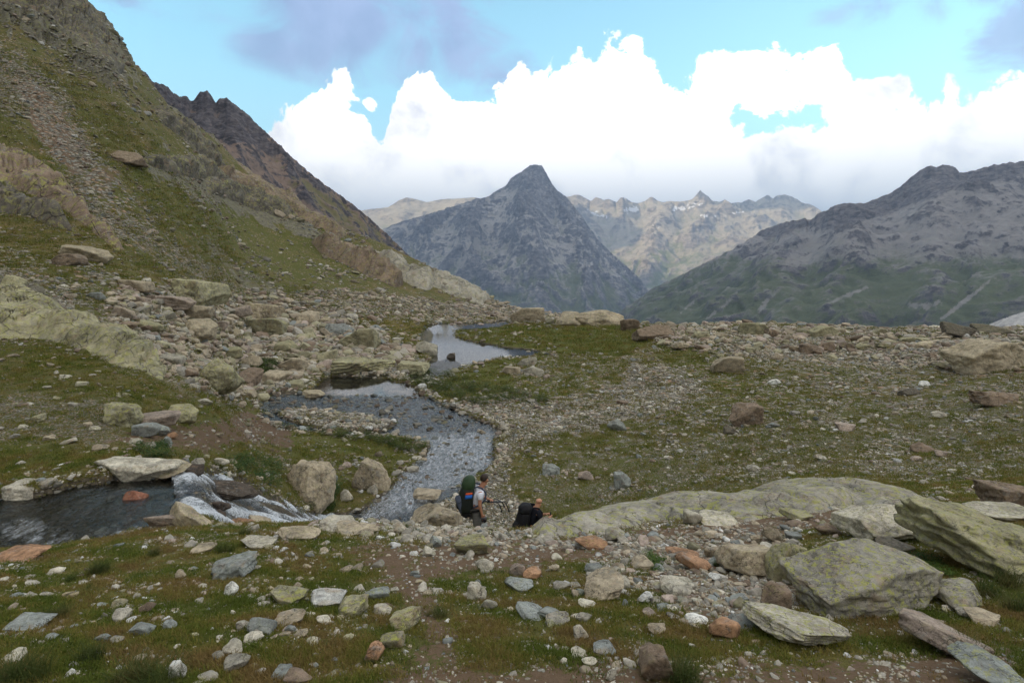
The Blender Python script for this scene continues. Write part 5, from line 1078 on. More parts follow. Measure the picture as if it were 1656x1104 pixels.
field([(1000, 880), (1290, 862), (1290, 990), (1140, 1020), (960, 990), (880, 960), (900, 900)], 24, 16, 32, ['angular', 'slab', 'slab'], ['grey', 'tan', 'pale', 'pinkish', 'bluish grey'], 3, lich=.15, sub=4)
field([(10, 930), (300, 890), (700, 880), (720, 960), (560, 1090), (20, 1090)], 26, 13, 26, ['angular', 'slab', 'round'], ['grey', 'pale', 'bluish grey', 'tan', 'greenish'], 3, lich=.25, sub=4)
print('ROCK THINGS', len(ROCKS))

# ------------------------------------------------------------------ loose stones (instanced on points)
def hidden_collection(name, meshes, mat):
    c = bpy.data.collections.new(name)
    for i, q in enumerate(meshes):
        o = bpy.data.objects.new(f'{name}_{i:02d}', q); c.objects.link(o)
        if not q.materials: q.materials.append(mat)
    return c
def scatter_obj(name, pts, rots, scls, idx, cols, coll, parent_mat):
    me = bpy.data.meshes.new(name); n = len(pts); me.vertices.add(n); me.vertices.foreach_set('co', np.asarray(pts, np.float32).ravel())
    for nm, ty, ar in (('rot', 'FLOAT_VECTOR', rots), ('scl', 'FLOAT_VECTOR', scls)):
        a = me.attributes.new(nm, ty, 'POINT'); a.data.foreach_set('vector', np.asarray(ar, np.float32).ravel())
    a = me.attributes.new('idx', 'INT', 'POINT'); a.data.foreach_set('value', np.asarray(idx, np.int32))
    a = me.attributes.new('col', 'FLOAT_COLOR', 'POINT'); a.data.foreach_set('color', np.concatenate([cols, np.ones((n, 1))], 1).astype(np.float32).ravel())
    o = add_obj(name, me, parent_mat); ng = bpy.data.node_groups.new(name, 'GeometryNodeTree')
    ng.interface.new_socket('Geometry', in_out='INPUT', socket_type='NodeSocketGeometry'); ng.interface.new_socket('Geometry', in_out='OUTPUT', socket_type='NodeSocketGeometry')
    gi, go = ng.nodes.new('NodeGroupInput'), ng.nodes.new('NodeGroupOutput'); iop = ng.nodes.new('GeometryNodeInstanceOnPoints')
    ci = ng.nodes.new('GeometryNodeCollectionInfo'); ci.inputs[0].default_value = coll; ci.inputs['Separate Children'].default_value = True; ci.inputs['Reset Children'].default_value = True
    def na(nm, ty):
        q = ng.nodes.new('GeometryNodeInputNamedAttribute'); q.data_type = ty; q.inputs[0].default_value = nm; return q.outputs[0]
    L = ng.links.new; L(gi.outputs[0], iop.inputs['Points']); L(ci.outputs[0], iop.inputs['Instance']); iop.inputs['Pick Instance'].default_value = True
    L(na('idx', 'INT'), iop.inputs['Instance Index'])
    e2r = ng.nodes.new('FunctionNodeEulerToRotation'); L(na('rot', 'FLOAT_VECTOR'), e2r.inputs[0]); L(e2r.outputs[0], iop.inputs['Rotation'])
    L(na('scl', 'FLOAT_VECTOR'), iop.inputs['Scale']); L(iop.outputs[0], go.inputs[0])
    md = o.modifiers.new('scatter', 'NODES'); md.node_group = ng; tag(o, kind='stuff'); return o
STONES_FAR = hidden_collection('stone_shape', [mesh_np('stone_shape', *rock_np(50 + i, 2, 8, .04, slab=i % 2 == 0, round_=.2), False) for i in range(10)], M_STONE)
STONES_NEAR = hidden_collection('near_stone_shape', [mesh_np('near_stone_shape', *rock_np(80 + i, 3, 9, .05, slab=i % 2 == 0, round_=.2), True) for i in range(10)], M_STONE)
runmin = np.minimum.accumulate(PY2, 0); VIS = PY2 <= np.vstack([np.full((1, NC), 1e9), runmin[:-1]]) + 8
g0, g1 = np.gradient(Z2, axis=0), np.gradient(Z2, axis=1)
AREA = np.sqrt((D2 * .0056) ** 2 + g0 ** 2) * np.sqrt(np.gradient(X2, axis=1) ** 2 + g1 ** 2) / D2 ** 2     # surface area per squared distance
INF = (PX2 > -260) & (PX2 < 1960) & (D2 > 2.6) & (D2 < 270)
PAL = np.array([COLR[k] for k in ('tan', 'grey', 'pale', 'bluish grey', 'brown', 'pinkish', 'greenish', 'white')])
def stones(name, weight, n0, smin, smax, palw, coll, expo=2.0, flat=(.3, .7), sink=.26, bright=1.0, seed=1):
    core = (PX2 > -60) & (PX2 < 1716); w = weight * AREA * (INF & VIS); n = int(n0 * min(1.5, w.sum() / w[core].sum())); rg = np.random.default_rng(seed); w = w.ravel(); w = np.maximum(w, 0); w /= w.sum()
    ii = rg.choice(len(w), n, p=w); r, c = ii // NC, ii % NC
    jv, ju = rg.uniform(0, 1, n), rg.uniform(0, 1, n); r = np.minimum(r, NR - 2); c = np.minimum(c, NC - 2)
    d = D2[r, c] * (1 - jv) + D2[r + 1, c] * jv; pxx = COLS[c] * (1 - ju) + COLS[c + 1] * ju
    z = (Z2[r, c] * (1 - ju) + Z2[r, c + 1] * ju) * (1 - jv) + (Z2[r + 1, c] * (1 - ju) + Z2[r + 1, c + 1] * ju) * jv
    q = rg.random(n); s = smin * (1 - q * (1 - (smin / smax) ** expo)) ** (-1 / expo) * d / F
    fx, fz = rg.uniform(.65, 1.25, n), rg.uniform(*flat, n)
    S = np.stack([s, s * fx, s * fz], 1)
    x = (pxx - CX) / F * d; P3 = np.stack([x, d, z + s * fz * (.5 - sink)], 1)
    rot = np.stack([rg.normal(0, .25, n), rg.normal(0, .25, n), rg.uniform(0, 6.28, n)], 1)
    pw = np.array(palw, float); pw /= pw.sum(); col = PAL[rg.choice(8, n, p=pw)] * rg.uniform(.65, 1.25, (n, 1)) * bright
    return scatter_obj(name, P3, rot, S, rg.integers(0, 10, n), col, coll, M_STONE)
dry = 1 - wat
far_, near_ = sst(D2, 15, 17), 1 - sst(D2, 15, 17)
stony = zs['stony'] * dry
clump = 0.25 + 1.5 * sst(fbm2(X2 / (0.12 * D2), np.log(D2) * 8, 4, 401), -.1, .4)
palmix = [5, 8, 5, 1.6, 1.2, 1.2, 2.2, .5]
stones('gravel', far_ * inb(15, 100) * sst(stony, .42, .7) * (PX2 > 560), 26000, 1.6, 7, [4, 9, 6, 2.4, 1, 1, 1.2, .5], STONES_FAR, seed=1)
stones('plain_stones', far_ * inb(15, 130) * (PX2 > 800) * (.25 + stony) * clump * (1 - .9 * zs['lush']), 30000, 1.5, 11, palmix, STONES_FAR, seed=2, bright=.88)
stones('boulder_rubble', far_ * np.maximum(zone([(180, 470), (330, 480), (470, 490), (560, 515), (680, 570), (640, 610), (520, 604), (430, 640), (380, 650), (250, 600), (180, 560)], 24, 125, 14, 14), 0) * dry, 5200, 5, 22, [7, 4, 2, .6, 2.5, 2.5, 5, .1], STONES_FAR, 1.7, seed=3)
stones('rim_rubble', far_ * zone([(1020, 526), (1700, 524), (1700, 610), (1560, 610), (1400, 575), (1150, 580), (1050, 556)], 50, 130, 10, 12), 4200, 4, 19, [7, 3, 1, .4, 3.5, 3.5, 3, .2], STONES_FAR, 1.7, seed=4)
stones('hill_scree', far_ * inb(30, 270) * (PX2 < 900) * (zs['stony'] ** 1.3) * clump * dry, 26000, 1.9, 9, [5, 7, 4, 2, 1.8, 1, 3, .3], STONES_FAR, 2.1, seed=5, bright=.78)  # stones darkened: the hillside's evening shade put into their colour
stones('hill_stones', far_ * inb(14, 270) * (PX2 < 900) * dry * clump, 7000, 2.4, 16, [6, 5, 4, 1, 1.5, 2, 5, .5], STONES_FAR, 2.1, seed=6, bright=.8, sink=.3)  # darkened like the scree, hillside shade put into the colour
stones('moraine_rubble', far_ * zone([(430, 480), (560, 470), (700, 488), (880, 506), (1010, 520), (860, 524), (640, 522), (520, 515)], 80, 230, 6, 10), 3600, 2.4, 12, [8, 3, 1, .3, 3, 3, 3, .1], STONES_FAR, seed=7)
stones('stream_stones', np.where((w_low > 2) & (PYB > 636), 1.0, 0) * inb(24, 70) + np.where(w_up > 2, .5, 0) * inb(9, 15), 3400, 3, 13, [2, 4, 1, 4, 3, .5, 1, .1], STONES_FAR, 2.0, sink=.25, bright=.5, seed=8)
stones('bank_stones', sst(SDc, -12, -3) * dry * inb(9, 75) * (.2 + stony), 2600, 3, 15, palmix, STONES_FAR, seed=9)
stones('near_stones', near_ * (0.22 + stony) * clump * dry, 22000, 2.4, 20, [5, 8, 6, 2.2, 1.4, 1.4, 2.2, 1.2], STONES_NEAR, 2.2, sink=.40, seed=10)
stones('near_rubble', near_ * zone([(990, 880), (1290, 860), (1290, 1010), (1180, 1030), (1020, 990), (960, 930)], 3, 14, 16, 20), 1600, 3.5, 26, [6, 6, 5, 1.6, 2, 1.8, 1, 1], STONES_NEAR, 1.9, seed=11)
stones('crest_stones', near_ * inb(5.5, 13) * zone([(560, 852), (700, 856), (900, 880), (1000, 884), (960, 905), (700, 892), (560, 880)], 5, 13, 6, 10), 1300, 4, 20, palmix, STONES_NEAR, 1.9, seed=12)

# ------------------------------------------------------------------ grass
def grass_mat():
    m, N, out = new_mat('grass_blade'); at = N.n('ShaderNodeAttribute', attribute_name='col', attribute_type='INSTANCER').outputs['Color']
    b = N.n('ShaderNodeBsdfPrincipled'); N.put(b.inputs['Base Color'], at); b.inputs['Roughness'].default_value = .7; b.inputs['Specular IOR Level'].default_value = .15
    tl = N.n('ShaderNodeBsdfTranslucent'); N.put(tl.inputs[0], at); mx = N.n('ShaderNodeMixShader'); mx.inputs[0].default_value = .3
    N.t.links.new(b.outputs[0], mx.inputs[1]); N.t.links.new(tl.outputs[0], mx.inputs[2]); N.t.links.new(mx.outputs[0], out.inputs[0]); return m
M_GRASS = grass_mat()
def tuft_mesh(nbl, spread, h, wd, lean, seed):
    rg = np.random.default_rng(seed); V, Q = [], []
    for _ in range(nbl):
        a, r = rg.uniform(0, 6.28), spread * math.sqrt(rg.random()); b = rg.uniform(0, 6.28); x, y = r * math.cos(a), r * math.sin(a)
        hh = h * rg.uniform(.5, 1.1); l = lean * rg.uniform(.2, 1.2) * hh; dx, dy = math.cos(b), math.sin(b); w = wd * rg.uniform(.7, 1.3); sx, sy = -dy * w, dx * w; k = len(V)
        for t, ww in ((0, 1), (.5, .8), (1, .12)):
            ox, oy, oz = x + dx * l * t * t, y + dy * l * t * t, hh * t * (1 - .15 * t * lean)
            V += [(ox - sx * ww, oy - sy * ww, oz), (ox + sx * ww, oy + sy * ww, oz)]
        Q += [(k, k + 1, k + 3, k + 2), (k + 2, k + 3, k + 5, k + 4)]
    return mesh_np('grass_shape', V, Q, True)
TURF = hidden_collection('turf_shape', [tuft_mesh(26, .055, .024, .0018, .9, i) for i in range(5)], M_GRASS)
def grass(name, weight, n0, coll, nidx, s, pal, seed, dpow=0):
    n = int(n0 * 1.3); rg = np.random.default_rng(seed); w = np.maximum((weight * AREA * (D2 ** dpow) * (INF & VIS)).ravel(), 0); w /= w.sum(); ii = rg.choice(len(w), n, p=w)
    r, c = np.minimum(ii // NC, NR - 2), np.minimum(ii % NC, NC - 2); jv, ju = rg.random(n), rg.random(n)
    d = D2[r, c] * (1 - jv) + D2[r + 1, c] * jv; pxx = COLS[c] * (1 - ju) + COLS[c + 1] * ju
    z = (Z2[r, c] * (1 - ju) + Z2[r, c + 1] * ju) * (1 - jv) + (Z2[r + 1, c] * (1 - ju) + Z2[r + 1, c + 1] * ju) * jv
    sc_ = rg.uniform(s[0], s[1], n) * np.maximum(1, d / 7)
    pal = np.array(pal); k = np.clip((.5 + 1.3 * fbm2((pxx / 900) * d * 1.5, d * 1.5, 3, 9)) * len(pal) + rg.normal(0, .7, n), 0, len(pal) - 1).astype(int)
    return scatter_obj(name, np.stack([(pxx - CX) / F * d, d, z - .004], 1), np.stack([rg.normal(0, .12, n), rg.normal(0, .12, n), rg.uniform(0, 6.28, n)], 1), np.stack([sc_] * 3, 1), rg.integers(0, nidx, n), pal[k] * rg.uniform(.75, 1.25, (n, 1)), coll, M_GRASS)
turfy = np.clip(1 - zs['dirt'] * 1.15 - zs['stony'] * .8 - zs['rock'], 0.02, 1) * dry
GP = [(.095, .125, .018), (.13, .15, .024), (.18, .17, .034), (.22, .175, .05), (.22, .15, .055)]
grass('grass', near_ * turfy * (.3 + sst(fbm2(X2 / .5, D2 / .5, 4, 33), -.25, .25)), 52000, TURF, 5, (.7, 1.5), GP, 21)
grass('meadow_grass', sst(D2, 14.5, 15.5) * inb(14, 130) * turfy * (.25 + sst(fbm2(X2 / 2.2, D2 / 2.2, 4, 35), -.2, .3)), 40000, TURF, 5, (.6, 1.4), [(.095, .12, .016), (.13, .145, .022), (.17, .17, .030), (.20, .175, .04), (.21, .16, .05)], 23)
TALL = hidden_collection('tuft_shape', [tuft_mesh(110, .075, .17, .0020, 1.0, 50 + i) for i in range(3)], M_GRASS)
def tufts():
    spots = [(1112, 1104, 1.3), (1095, 1100, .9), (205, 1104, 1.3), (232, 1108, 1.1), (255, 1104, 1.0), (14, 1108, 1.5), (40, 1104, 1.2), (150, 1066, 1.0), (165, 925, 1.1), (150, 930, .9), (118, 938, .6), (392, 866, 1.0), (352, 892, .9), (370, 890, .8), (250, 896, .9), (655, 858, 1.1), (672, 862, .8), (700, 992, .6), (715, 996, .6), (1250, 864, .8), (1600, 960, 1.2), (1630, 950, 1.3), (1645, 985, 1.3), (1560, 1060, 1.0), (1400, 905, .5), (85, 1000, .8), (100, 994, .7), (140, 955, .6), (1150, 915, .6), (1060, 1092, .6), (600, 1070, .5)]
    G = []
    for i, (x, y, s) in enumerate(spots):
        p = hit(x, min(y, 1103), 2.6)
        for k in range(3): G.append((p.x + rng.normal(0, .035), p.y + rng.normal(0, .035), p.z - .01, s * rng.uniform(.6, 1.0)))
    G = np.array(G); n = len(G)
    scatter_obj('tall_grass', G[:, :3], np.stack([rng.normal(0, .1, n), rng.normal(0, .1, n), rng.uniform(0, 6.28, n)], 1), np.stack([G[:, 3]] * 3, 1), rng.integers(0, 3, n), np.array([(.06, .085, .02), (.08, .10, .025), (.13, .12, .04)])[rng.integers(0, 3, n)], TALL, M_GRASS)
tufts()
def herb_mesh(seed):
    rg = np.random.default_rng(seed); V, Q = [], []
    for _ in range(60):
        a, r, h = rg.uniform(0, 6.28), rg.uniform(0, .16), rg.uniform(.02, .16); b = rg.uniform(0, 6.28); L, W = rg.uniform(.03, .06), rg.uniform(.008, .014)
        c = np.array([r * math.cos(a), r * math.sin(a), h]); u = np.array([math.cos(b), math.sin(b), rg.uniform(-.1, .6)]); s_ = np.array([-math.sin(b), math.cos(b), 0]); k = len(V)
        V += [c, c + u * L * .5 + s_ * W, c + u * L, c + u * L * .5 - s_ * W]; Q.append((k, k + 1, k + 2, k + 3))
    return mesh_np('herb_shape', V, Q, True)
HERB = hidden_collection('herb_shape', [herb_mesh(i) for i in range(3)], M_GRASS)
def herbs(name, polys, n, pal, size, seed):
    rg = np.random.default_rng(seed); G = []
    while len(G) < n:
        poly, dm = polys[rg.integers(len(polys))]; P = np.array(poly, float); x, y = rg.uniform(P[:, 0].min(), P[:, 0].max()), rg.uniform(P[:, 1].min(), P[:, 1].max())
        if poly_sdf(np.array([x]), np.array([y]), poly)[0] < 0: continue
        p = hit(x, y, dm); G.append((p.x, p.y, p.z - .02, size * rg.uniform(.6, 1.3) * max(1, p.y / 12)))
    G = np.array(G); scatter_obj(name, G[:, :3], np.stack([np.zeros(n), np.zeros(n), rg.uniform(0, 6.28, n)], 1), np.stack([G[:, 3]] * 3, 1), rg.integers(0, 3, n), np.array(pal)[rg.integers(0, len(pal), n)], HERB, M_GRASS)
herbs('green_herbs', [([(366, 744), (410, 738), (455, 755), (458, 790), (425, 785), (380, 765)], 14), ([(220, 725), (260, 722), (275, 742), (240, 745)], 13), ([(505, 790), (545, 790), (540, 830), (500, 825)], 16)], 260, [(.035, .075, .014), (.05, .09, .02), (.11, .12, .03)], 1.0, 3)
herbs('leafy_plants', [([(1462, 896), (1520, 906), (1545, 936), (1500, 930), (1470, 915)], 4), ([(1040, 890), (1080, 915), (1060, 925)], 4)], 70, [(.04, .085, .014), (.06, .11, .02), (.10, .15, .03)], .5, 4)
herbs('shore_plants', [([(400, 585), (445, 588), (440, 612), (405, 612)], 30), ([(640, 612), (700, 600), (900, 650), (760, 655)], 45), ([(440, 690), (560, 700), (690, 712), (685, 735), (560, 710)], 30)], 700, [(.05, .075, .014), (.08, .10, .02)], .7, 5)

# ------------------------------------------------------------------ the two hikers
def skin_mesh(name, joints, edges, mat, parent, root=0, sub=1):
    me = bpy.data.meshes.new(name); me.from_pydata([j[:3] for j in joints], edges, []); me.update()
    o = add_obj(name, me, mat, parent); md = o.modifiers.new('skin', 'SKIN'); md.use_smooth_shade = True
    sv = me.skin_vertices[0].data
    for i, j in enumerate(joints):
        r = j[3]; sv[i].radius = r if hasattr(r, '__len__') else (r, r); sv[i].use_root = (i == root)
    s = o.modifiers.new('smooth', 'SUBSURF'); s.levels = sub; s.render_levels = sub
    # bake so that the object carries its real surface
    bpy.context.view_layer.update(); dg = bpy.context.evaluated_depsgraph_get(); ev = bpy.data.meshes.new_from_object(o.evaluated_get(dg))
    o.modifiers.clear(); o.data = ev; ev.name = name
    if not ev.materials: ev.materials.append(mat)
    for p in ev.polygons: p.use_smooth = True
    return o
def loft(name, secs, mat, parent, n=20, pw=2.6, rot=None, noise=0.0, seed=0):
    V, Q = [], []
    for (cx, cy, cz, rx, ry) in secs:
        for k in range(n):
            a = 2 * math.pi * k / n; c, s = math.cos(a), math.sin(a)
            V.append((cx + rx * math.copysign(abs(c) ** (2 / pw), c), cy + ry * math.copysign(abs(s) ** (2 / pw), s), cz))
    m = len(secs)
    for i in range(m - 1):
        for k in range(n): Q.append((i * n + k, i * n + (k + 1) % n, (i + 1) * n + (k + 1) % n, (i + 1) * n + k))
    V = np.array(V)
    if noise: V = V + noise * np.stack([pn3(V[:, 0] * 9, V[:, 1] * 9, V[:, 2] * 9, seed + q) for q in range(3)], 1)
    me = bpy.data.meshes.new(name); me.from_pydata(V.tolist(), [], Q + [tuple(range(n))[::-1], tuple(range((m - 1) * n, m * n))])
    for p in me.polygons: p.use_smooth = len(p.vertices) == 4
    me.update(); return add_obj(name, me, mat, parent)
def tube(name, pts, r, mat, parent, n=8):
    V, Q = [], []; P = [Vector(p) for p in pts]
    for i, p in enumerate(P):
        d = (P[min(i + 1, len(P) - 1)] - P[max(i - 1, 0)]).normalized(); u = d.orthogonal().normalized() if i == 0 else (u - d * u.dot(d)).normalized(); w = d.cross(u)
        rr = r[i] if hasattr(r, '__len__') else r
        for k in range(n): a = 2 * math.pi * k / n; V.append(tuple(p + (u * math.cos(a) + w * math.sin(a)) * rr))
    for i in range(len(P) - 1):
        for k in range(n): Q.append((i * n + k, i * n + (k + 1) % n, (i + 1) * n + (k + 1) % n, (i + 1) * n + k))
    me = bpy.data.meshes.new(name); me.from_pydata(V, [], Q + [tuple(range(n))[::-1], tuple(range(len(V) - n, len(V)))])
    for p in me.polygons: p.use_smooth = len(p.vertices) == 4
    me.update(); return add_obj(name, me, mat, parent)
def ball(name, c, s, mat, parent, sub=3, cut=None, rot=None):
    v, f = ICO[sub]; v = v.copy()
    if cut is not None: v[:, 2] = np.maximum(v[:, 2], cut)
    o = add_obj(name, mesh_np(name, v, f, True), mat, parent, c, rot, s); return o
SKIN = plain('skin', (0.42, 0.20, 0.12), .6, .12, 40); SKIN2 = plain('tanned_skin', (0.46, 0.23, 0.14), .55, .12, 40)
WHITE = plain('white_cotton', (0.72, 0.73, 0.80), .9, .10, 25, .1, .4); GREYC = plain('grey_trouser_cloth', (0.13, 0.125, 0.115), .9, .25, 18, .1, .5)
HAIRM = plain('dark_hair', (0.035, 0.022, 0.016), .6, .4, 80, .3, .5); BLK = plain('black_nylon', (0.008, 0.008, 0.010), .7, .5, 30, .25, .5)
GRN = plain('dark_green_nylon', (0.028, 0.055, 0.022), .6, .35, 22, .3, .6); DGRN = plain('charcoal_green_nylon', (0.014, 0.018, 0.014), .7, .4, 24, .3, .6)
BLUE = plain('blue_fabric', (0.02, 0.12, 0.45), .7, .2); ORG = plain('orange_fabric', (0.60, 0.08, 0.02), .7, .2); MATB = plain('blue_grey_foam', (0.07, 0.085, 0.12), .85, .2, 30)
METAL = plain('dark_metal', (0.02, 0.02, 0.022), .35, .2, 30, .6); BOOT = plain('brown_boot_leather', (0.07, 0.045, 0.03), .8, .3); BTEE = plain('black_cotton', (0.012, 0.013, 0.018), .9, .3, 25, .1, .4); MAROON = plain('maroon_collar', (0.09, 0.02, 0.03), .9, .2); STRAPM = plain('grey_strap', (0.05, 0.06, 0.09), .8, .2)

def person(loc, rz, J, skinmat, shirt, sleeve, label, scale=1.0, hair=None, collar=None, trousers=GREYC, face_dir=(1, 0, -.35)):
    root = bpy.data.objects.new('person', None); COL.objects.link(root); root.location = loc; root.rotation_euler = (0, 0, rz); root.scale = (scale,) * 3
    tag(root, label, 'person')
    V = []; E = []
    def add(p, r, frm=None):
        V.append((*p, r)); i = len(V) - 1
        if frm is not None: E.append((frm, i))
        return i
    L = lambda a, b, t: tuple(a[i] * (1 - t) + b[i] * t for i in range(3))
    pel = add(J['pelvis'], (.13, .15)); sp = add(J['spine'], (.11, .13), pel); ch = add(J['chest'], (.11, .15), sp)
    nk = add(J['neck'], .058, ch); hb = add(J['head0'], .062, nk); h1 = add(J['head1'], (.083, .078), hb); h2 = add(J['head2'], .080, h1)
    fd = Vector(face_dir).normalized(); hc = Vector(J['head1'])
    nose = add(tuple(hc + fd * .105 + Vector((0, 0, -.012))), .016, h1); chin = add(tuple(hc + fd * .07 + Vector((0, 0, -.07))), .034, hb)
    for s, A in ((-1, 'r'), (1, 'l')):
        ear = add(tuple(hc + Vector((-.01, s * .088, -.005))), .014, h1)
        sh = add(J['sh' + A], .062, ch); el = add(J['el' + A], .044, sh); wr = add(J['wr' + A], .030, el); d = (Vector(J['ha' + A]) - Vector(J['wr' + A]))
        pm = add(tuple(Vector(J['wr' + A]) + d * .5), (.038, .026), wr); side = d.cross(Vector((0, 0, 1)) if abs(d.normalized().z) < .8 else Vector((0, 1, 0))).normalized(); cur = d.cross(side).normalized()
        for k, ln in enumerate((.85, 1.0, .95, .75)):
            b = Vector(J['wr' + A]) + d * .85 + side * (k - 1.5) * .019; t1 = b + d * .5 * ln + cur * .012; t2 = t1 + d * .22 * ln + cur * .035
            q = add(tuple(b), .0105, pm); q = add(tuple(t1), .009, q); add(tuple(t2), .008, q)
        th = Vector(J['wr' + A]) + d * .4 + side * .045; q = add(tuple(th), .012, pm); add(tuple(th + d * .45 + side * .018 + cur * .02), .009, q)
        hp = add(J['hp' + A], .092, pel); kn = add(J['kn' + A], .062, hp); an = add(J['an' + A], .040, kn); add(tuple(Vector(J['an' + A]) + Vector((.13, 0, -.045))), .036, an)
    skin_mesh('body', V, E, skinmat, root, pel)
    # shirt
    V = []; E = []
    a = add(J['pelvis'], (.150, .165)); a0 = a; b = add(J['spine'], (.145, .165), a); c = add(J['chest'], (.165, .205), b); add(L(J['chest'], J['neck'], .72), .10, c)
    for A in 'rl':
        s = add(J['sh' + A], .095, c); add(L(J['sh' + A], J['el' + A], sleeve), .066, s)
    skin_mesh('shirt', V, E, shirt, root, a0)
    V = []; E = []
    a = add(J['pelvis'], (.155, .165)); a0 = a
    for A in 'rl':
        h = add(J['hp' + A], .108, a); k = add(J['kn' + A], .085, h); add(L(J['kn' + A], J['an' + A], .85), .075, k)
    skin_mesh('trousers', V, E, trousers, root, a0)
    for A in 'rl':
        an = Vector(J['an' + A]); loft('boot', [(an.x + .05, an.y, an.z - .09, .145, .052), (an.x + .05, an.y, an.z - .06, .15, .056), (an.x + .035, an.y, an.z - .02, .12, .052), (an.x, an.y, an.z + .03, .06, .05), (an.x, an.y, an.z + .09, .056, .05)], BOOT, root, 14, 2.4)
    if hair:
        v, f = ICO[4]; q = v * np.array([.104, .098, .108]); n = pn3(v[:, 0] * 9, v[:, 1] * 9, v[:, 2] * 9, 5); q = q * (1 + .05 * n)[:, None]
        fdn = np.array(fd); face = (v @ fdn) - .9 * v[:, 2]; q = np.where(((face > .62) | (v[:, 2] < -.5))[:, None], q * .72, q)
        hm = mesh_np('hair', q, f, True); add_obj('hair', hm, hair, root, J['hairc'])
    if collar:
        pts = []; c = Vector(L(J['chest'], J['neck'], .7))
        for k in range(13): a = 2 * math.pi * k / 12; pts.append(tuple(c + Vector((.07 * math.cos(a), .085 * math.sin(a), .02))))
        tube('collar', pts, .022, collar, root)
    for s in (-1, 1):
        side = fd.cross(Vector((0, 0, 1))).normalized()
        ball('eye', hc + fd * .078 + side * s * .032 + Vector((0, 0, .012)), (.011,) * 3, BLK, root, 2)
    return root

S1 = (14.0, 768); p1 = hit(768, 889, 13.0); p1 = Vector(((768 - CX) / F * 14, 14.0, ground_z((768 - CX) / F * 14, 14.0)))
J1 = dict(pelvis=(0, 0, .95), spine=(.04, 0, 1.14), chest=(.10, 0, 1.34), neck=(.17, 0, 1.49), head0=(.215, 0, 1.56), head1=(.25, 0, 1.64), head2=(.24, 0, 1.70),
          shr=(.10, -.19, 1.41), elr=(.07, -.26, 1.13), wrr=(.13, -.24, .90), har=(.16, -.235, .82), shl=(.12, .19, 1.41), ell=(.20, .25, 1.16), wrl=(.40, .17, 1.07), hal=(.47, .13, 1.06),
          hpr=(0, -.09, .90), knr=(.03, -.11, .50), anr=(-.03, -.11, .095), hpl=(.01, .09, .90), knl=(.14, .10, .52), anl=(.13, .10, .11), hairc=(.235, 0, 1.685))
RZ1 = R(14)
h1 = person(p1, RZ1, J1, SKIN, WHITE, .62, 'standing hiker in white T-shirt and grey trousers looking down, wearing a green rucksack', 1.0, HAIRM)
def thing(name, loc, rz, label, cat):
    o = bpy.data.objects.new(name, None); COL.objects.link(o); o.location = loc; o.rotation_euler = (0, 0, rz); return tag(o, label, cat)
bp = thing('backpack', p1, RZ1, 'tall dark green rucksack with a blue and orange patch, on the standing hiker', 'rucksack')
loft('pack_body', [(-.16, 0, .90, .10, .14), (-.21, 0, .93, .155, .185), (-.23, 0, 1.08, .18, .20), (-.22, 0, 1.25, .175, .20), (-.19, 0, 1.42, .165, .19), (-.17, 0, 1.50, .15, .175)], DGRN, bp, 22, 3.0, noise=.02)
loft('top_lid', [(-.17, 0, 1.47, .15, .17), (-.165, 0, 1.52, .175, .19), (-.15, 0, 1.62, .165, .175), (-.125, 0, 1.71, .13, .14), (-.105, 0, 1.77, .075, .09), (-.10, 0, 1.785, .02, .03)], GRN, bp, 22, 2.5, noise=.02, seed=4)
loft('front_pocket', [(-.38, 0, 1.00, .04, .11), (-.40, 0, 1.04, .06, .13), (-.40, 0, 1.22, .06, .13), (-.36, 0, 1.32, .04, .11)], DGRN, bp, 16, 3, noise=.012)
loft('blue_patch', [(-.20, -.205, 1.30, .085, .014), (-.19, -.21, 1.33, .09, .018), (-.185, -.206, 1.39, .085, .014)], BLUE, bp, 14, 4)
loft('orange_patch', [(-.185, -.203, 1.395, .085, .014), (-.18, -.205, 1.41, .088, .017), (-.175, -.20, 1.435, .08, .012)], ORG, bp, 14, 4)
rl = tube('sleeping_mat', [(-.46, -.16, 1.34), (-.45, -.14, 1.33), (-.33, -.06, .98), (-.31, -.05, .93), (-.30, -.045, .92)], [.05, .072, .075, .07, .05], MATB, bp, 14)
tube('mat_strap', [(-.415, -.115, 1.235), (-.41, -.112, 1.225)], .079, BLK, bp, 14); tube('mat_strap', [(-.35, -.075, 1.05), (-.345, -.072, 1.04)], .079, BLK, bp, 14)
tube('pocket_bag', [(-.34, -.05, .90), (-.24, -.08, .86), (-.14, -.11, .88)], [.05, .075, .05], BLK, bp, 12)
for s in (-1, 1):
    tube('shoulder_strap', [(-.07, s * .11, 1.50), (.03, s * .13, 1.535), (.14, s * .14, 1.50), (.245, s * .145, 1.38), (.235, s * .17, 1.24), (.10, s * .20, 1.12), (-.08, s * .18, 1.06)], .022, STRAPM, bp)
tube('hip_belt', [(-.12, -.19, .98), (.02, -.19, .98), (.14, -.12, .97), (.17, 0, .97), (.14, .12, .97), (.02, .19, .98), (-.12, .19, .98)], .03, BLK, bp)
tube('chest_strap', [(.24, -.14, 1.34), (.27, 0, 1.34), (.24, .14, 1.34)], .011, BLK, bp, 6)
tp = thing('tripod', p1, RZ1, 'folded black camera tripod carried by the standing hiker, its legs pointing forward', 'tripod')
tube('centre_column', [(.12, .10, 1.085), (.40, .12, 1.05), (.66, .10, 1.02)], .020, METAL, tp)
loft('tripod_head', [(.16, .10, 1.03, .045, .04), (.16, .10, 1.06, .055, .05), (.16, .10, 1.12, .05, .045), (.16, .10, 1.14, .03, .03)], METAL, tp, 12)
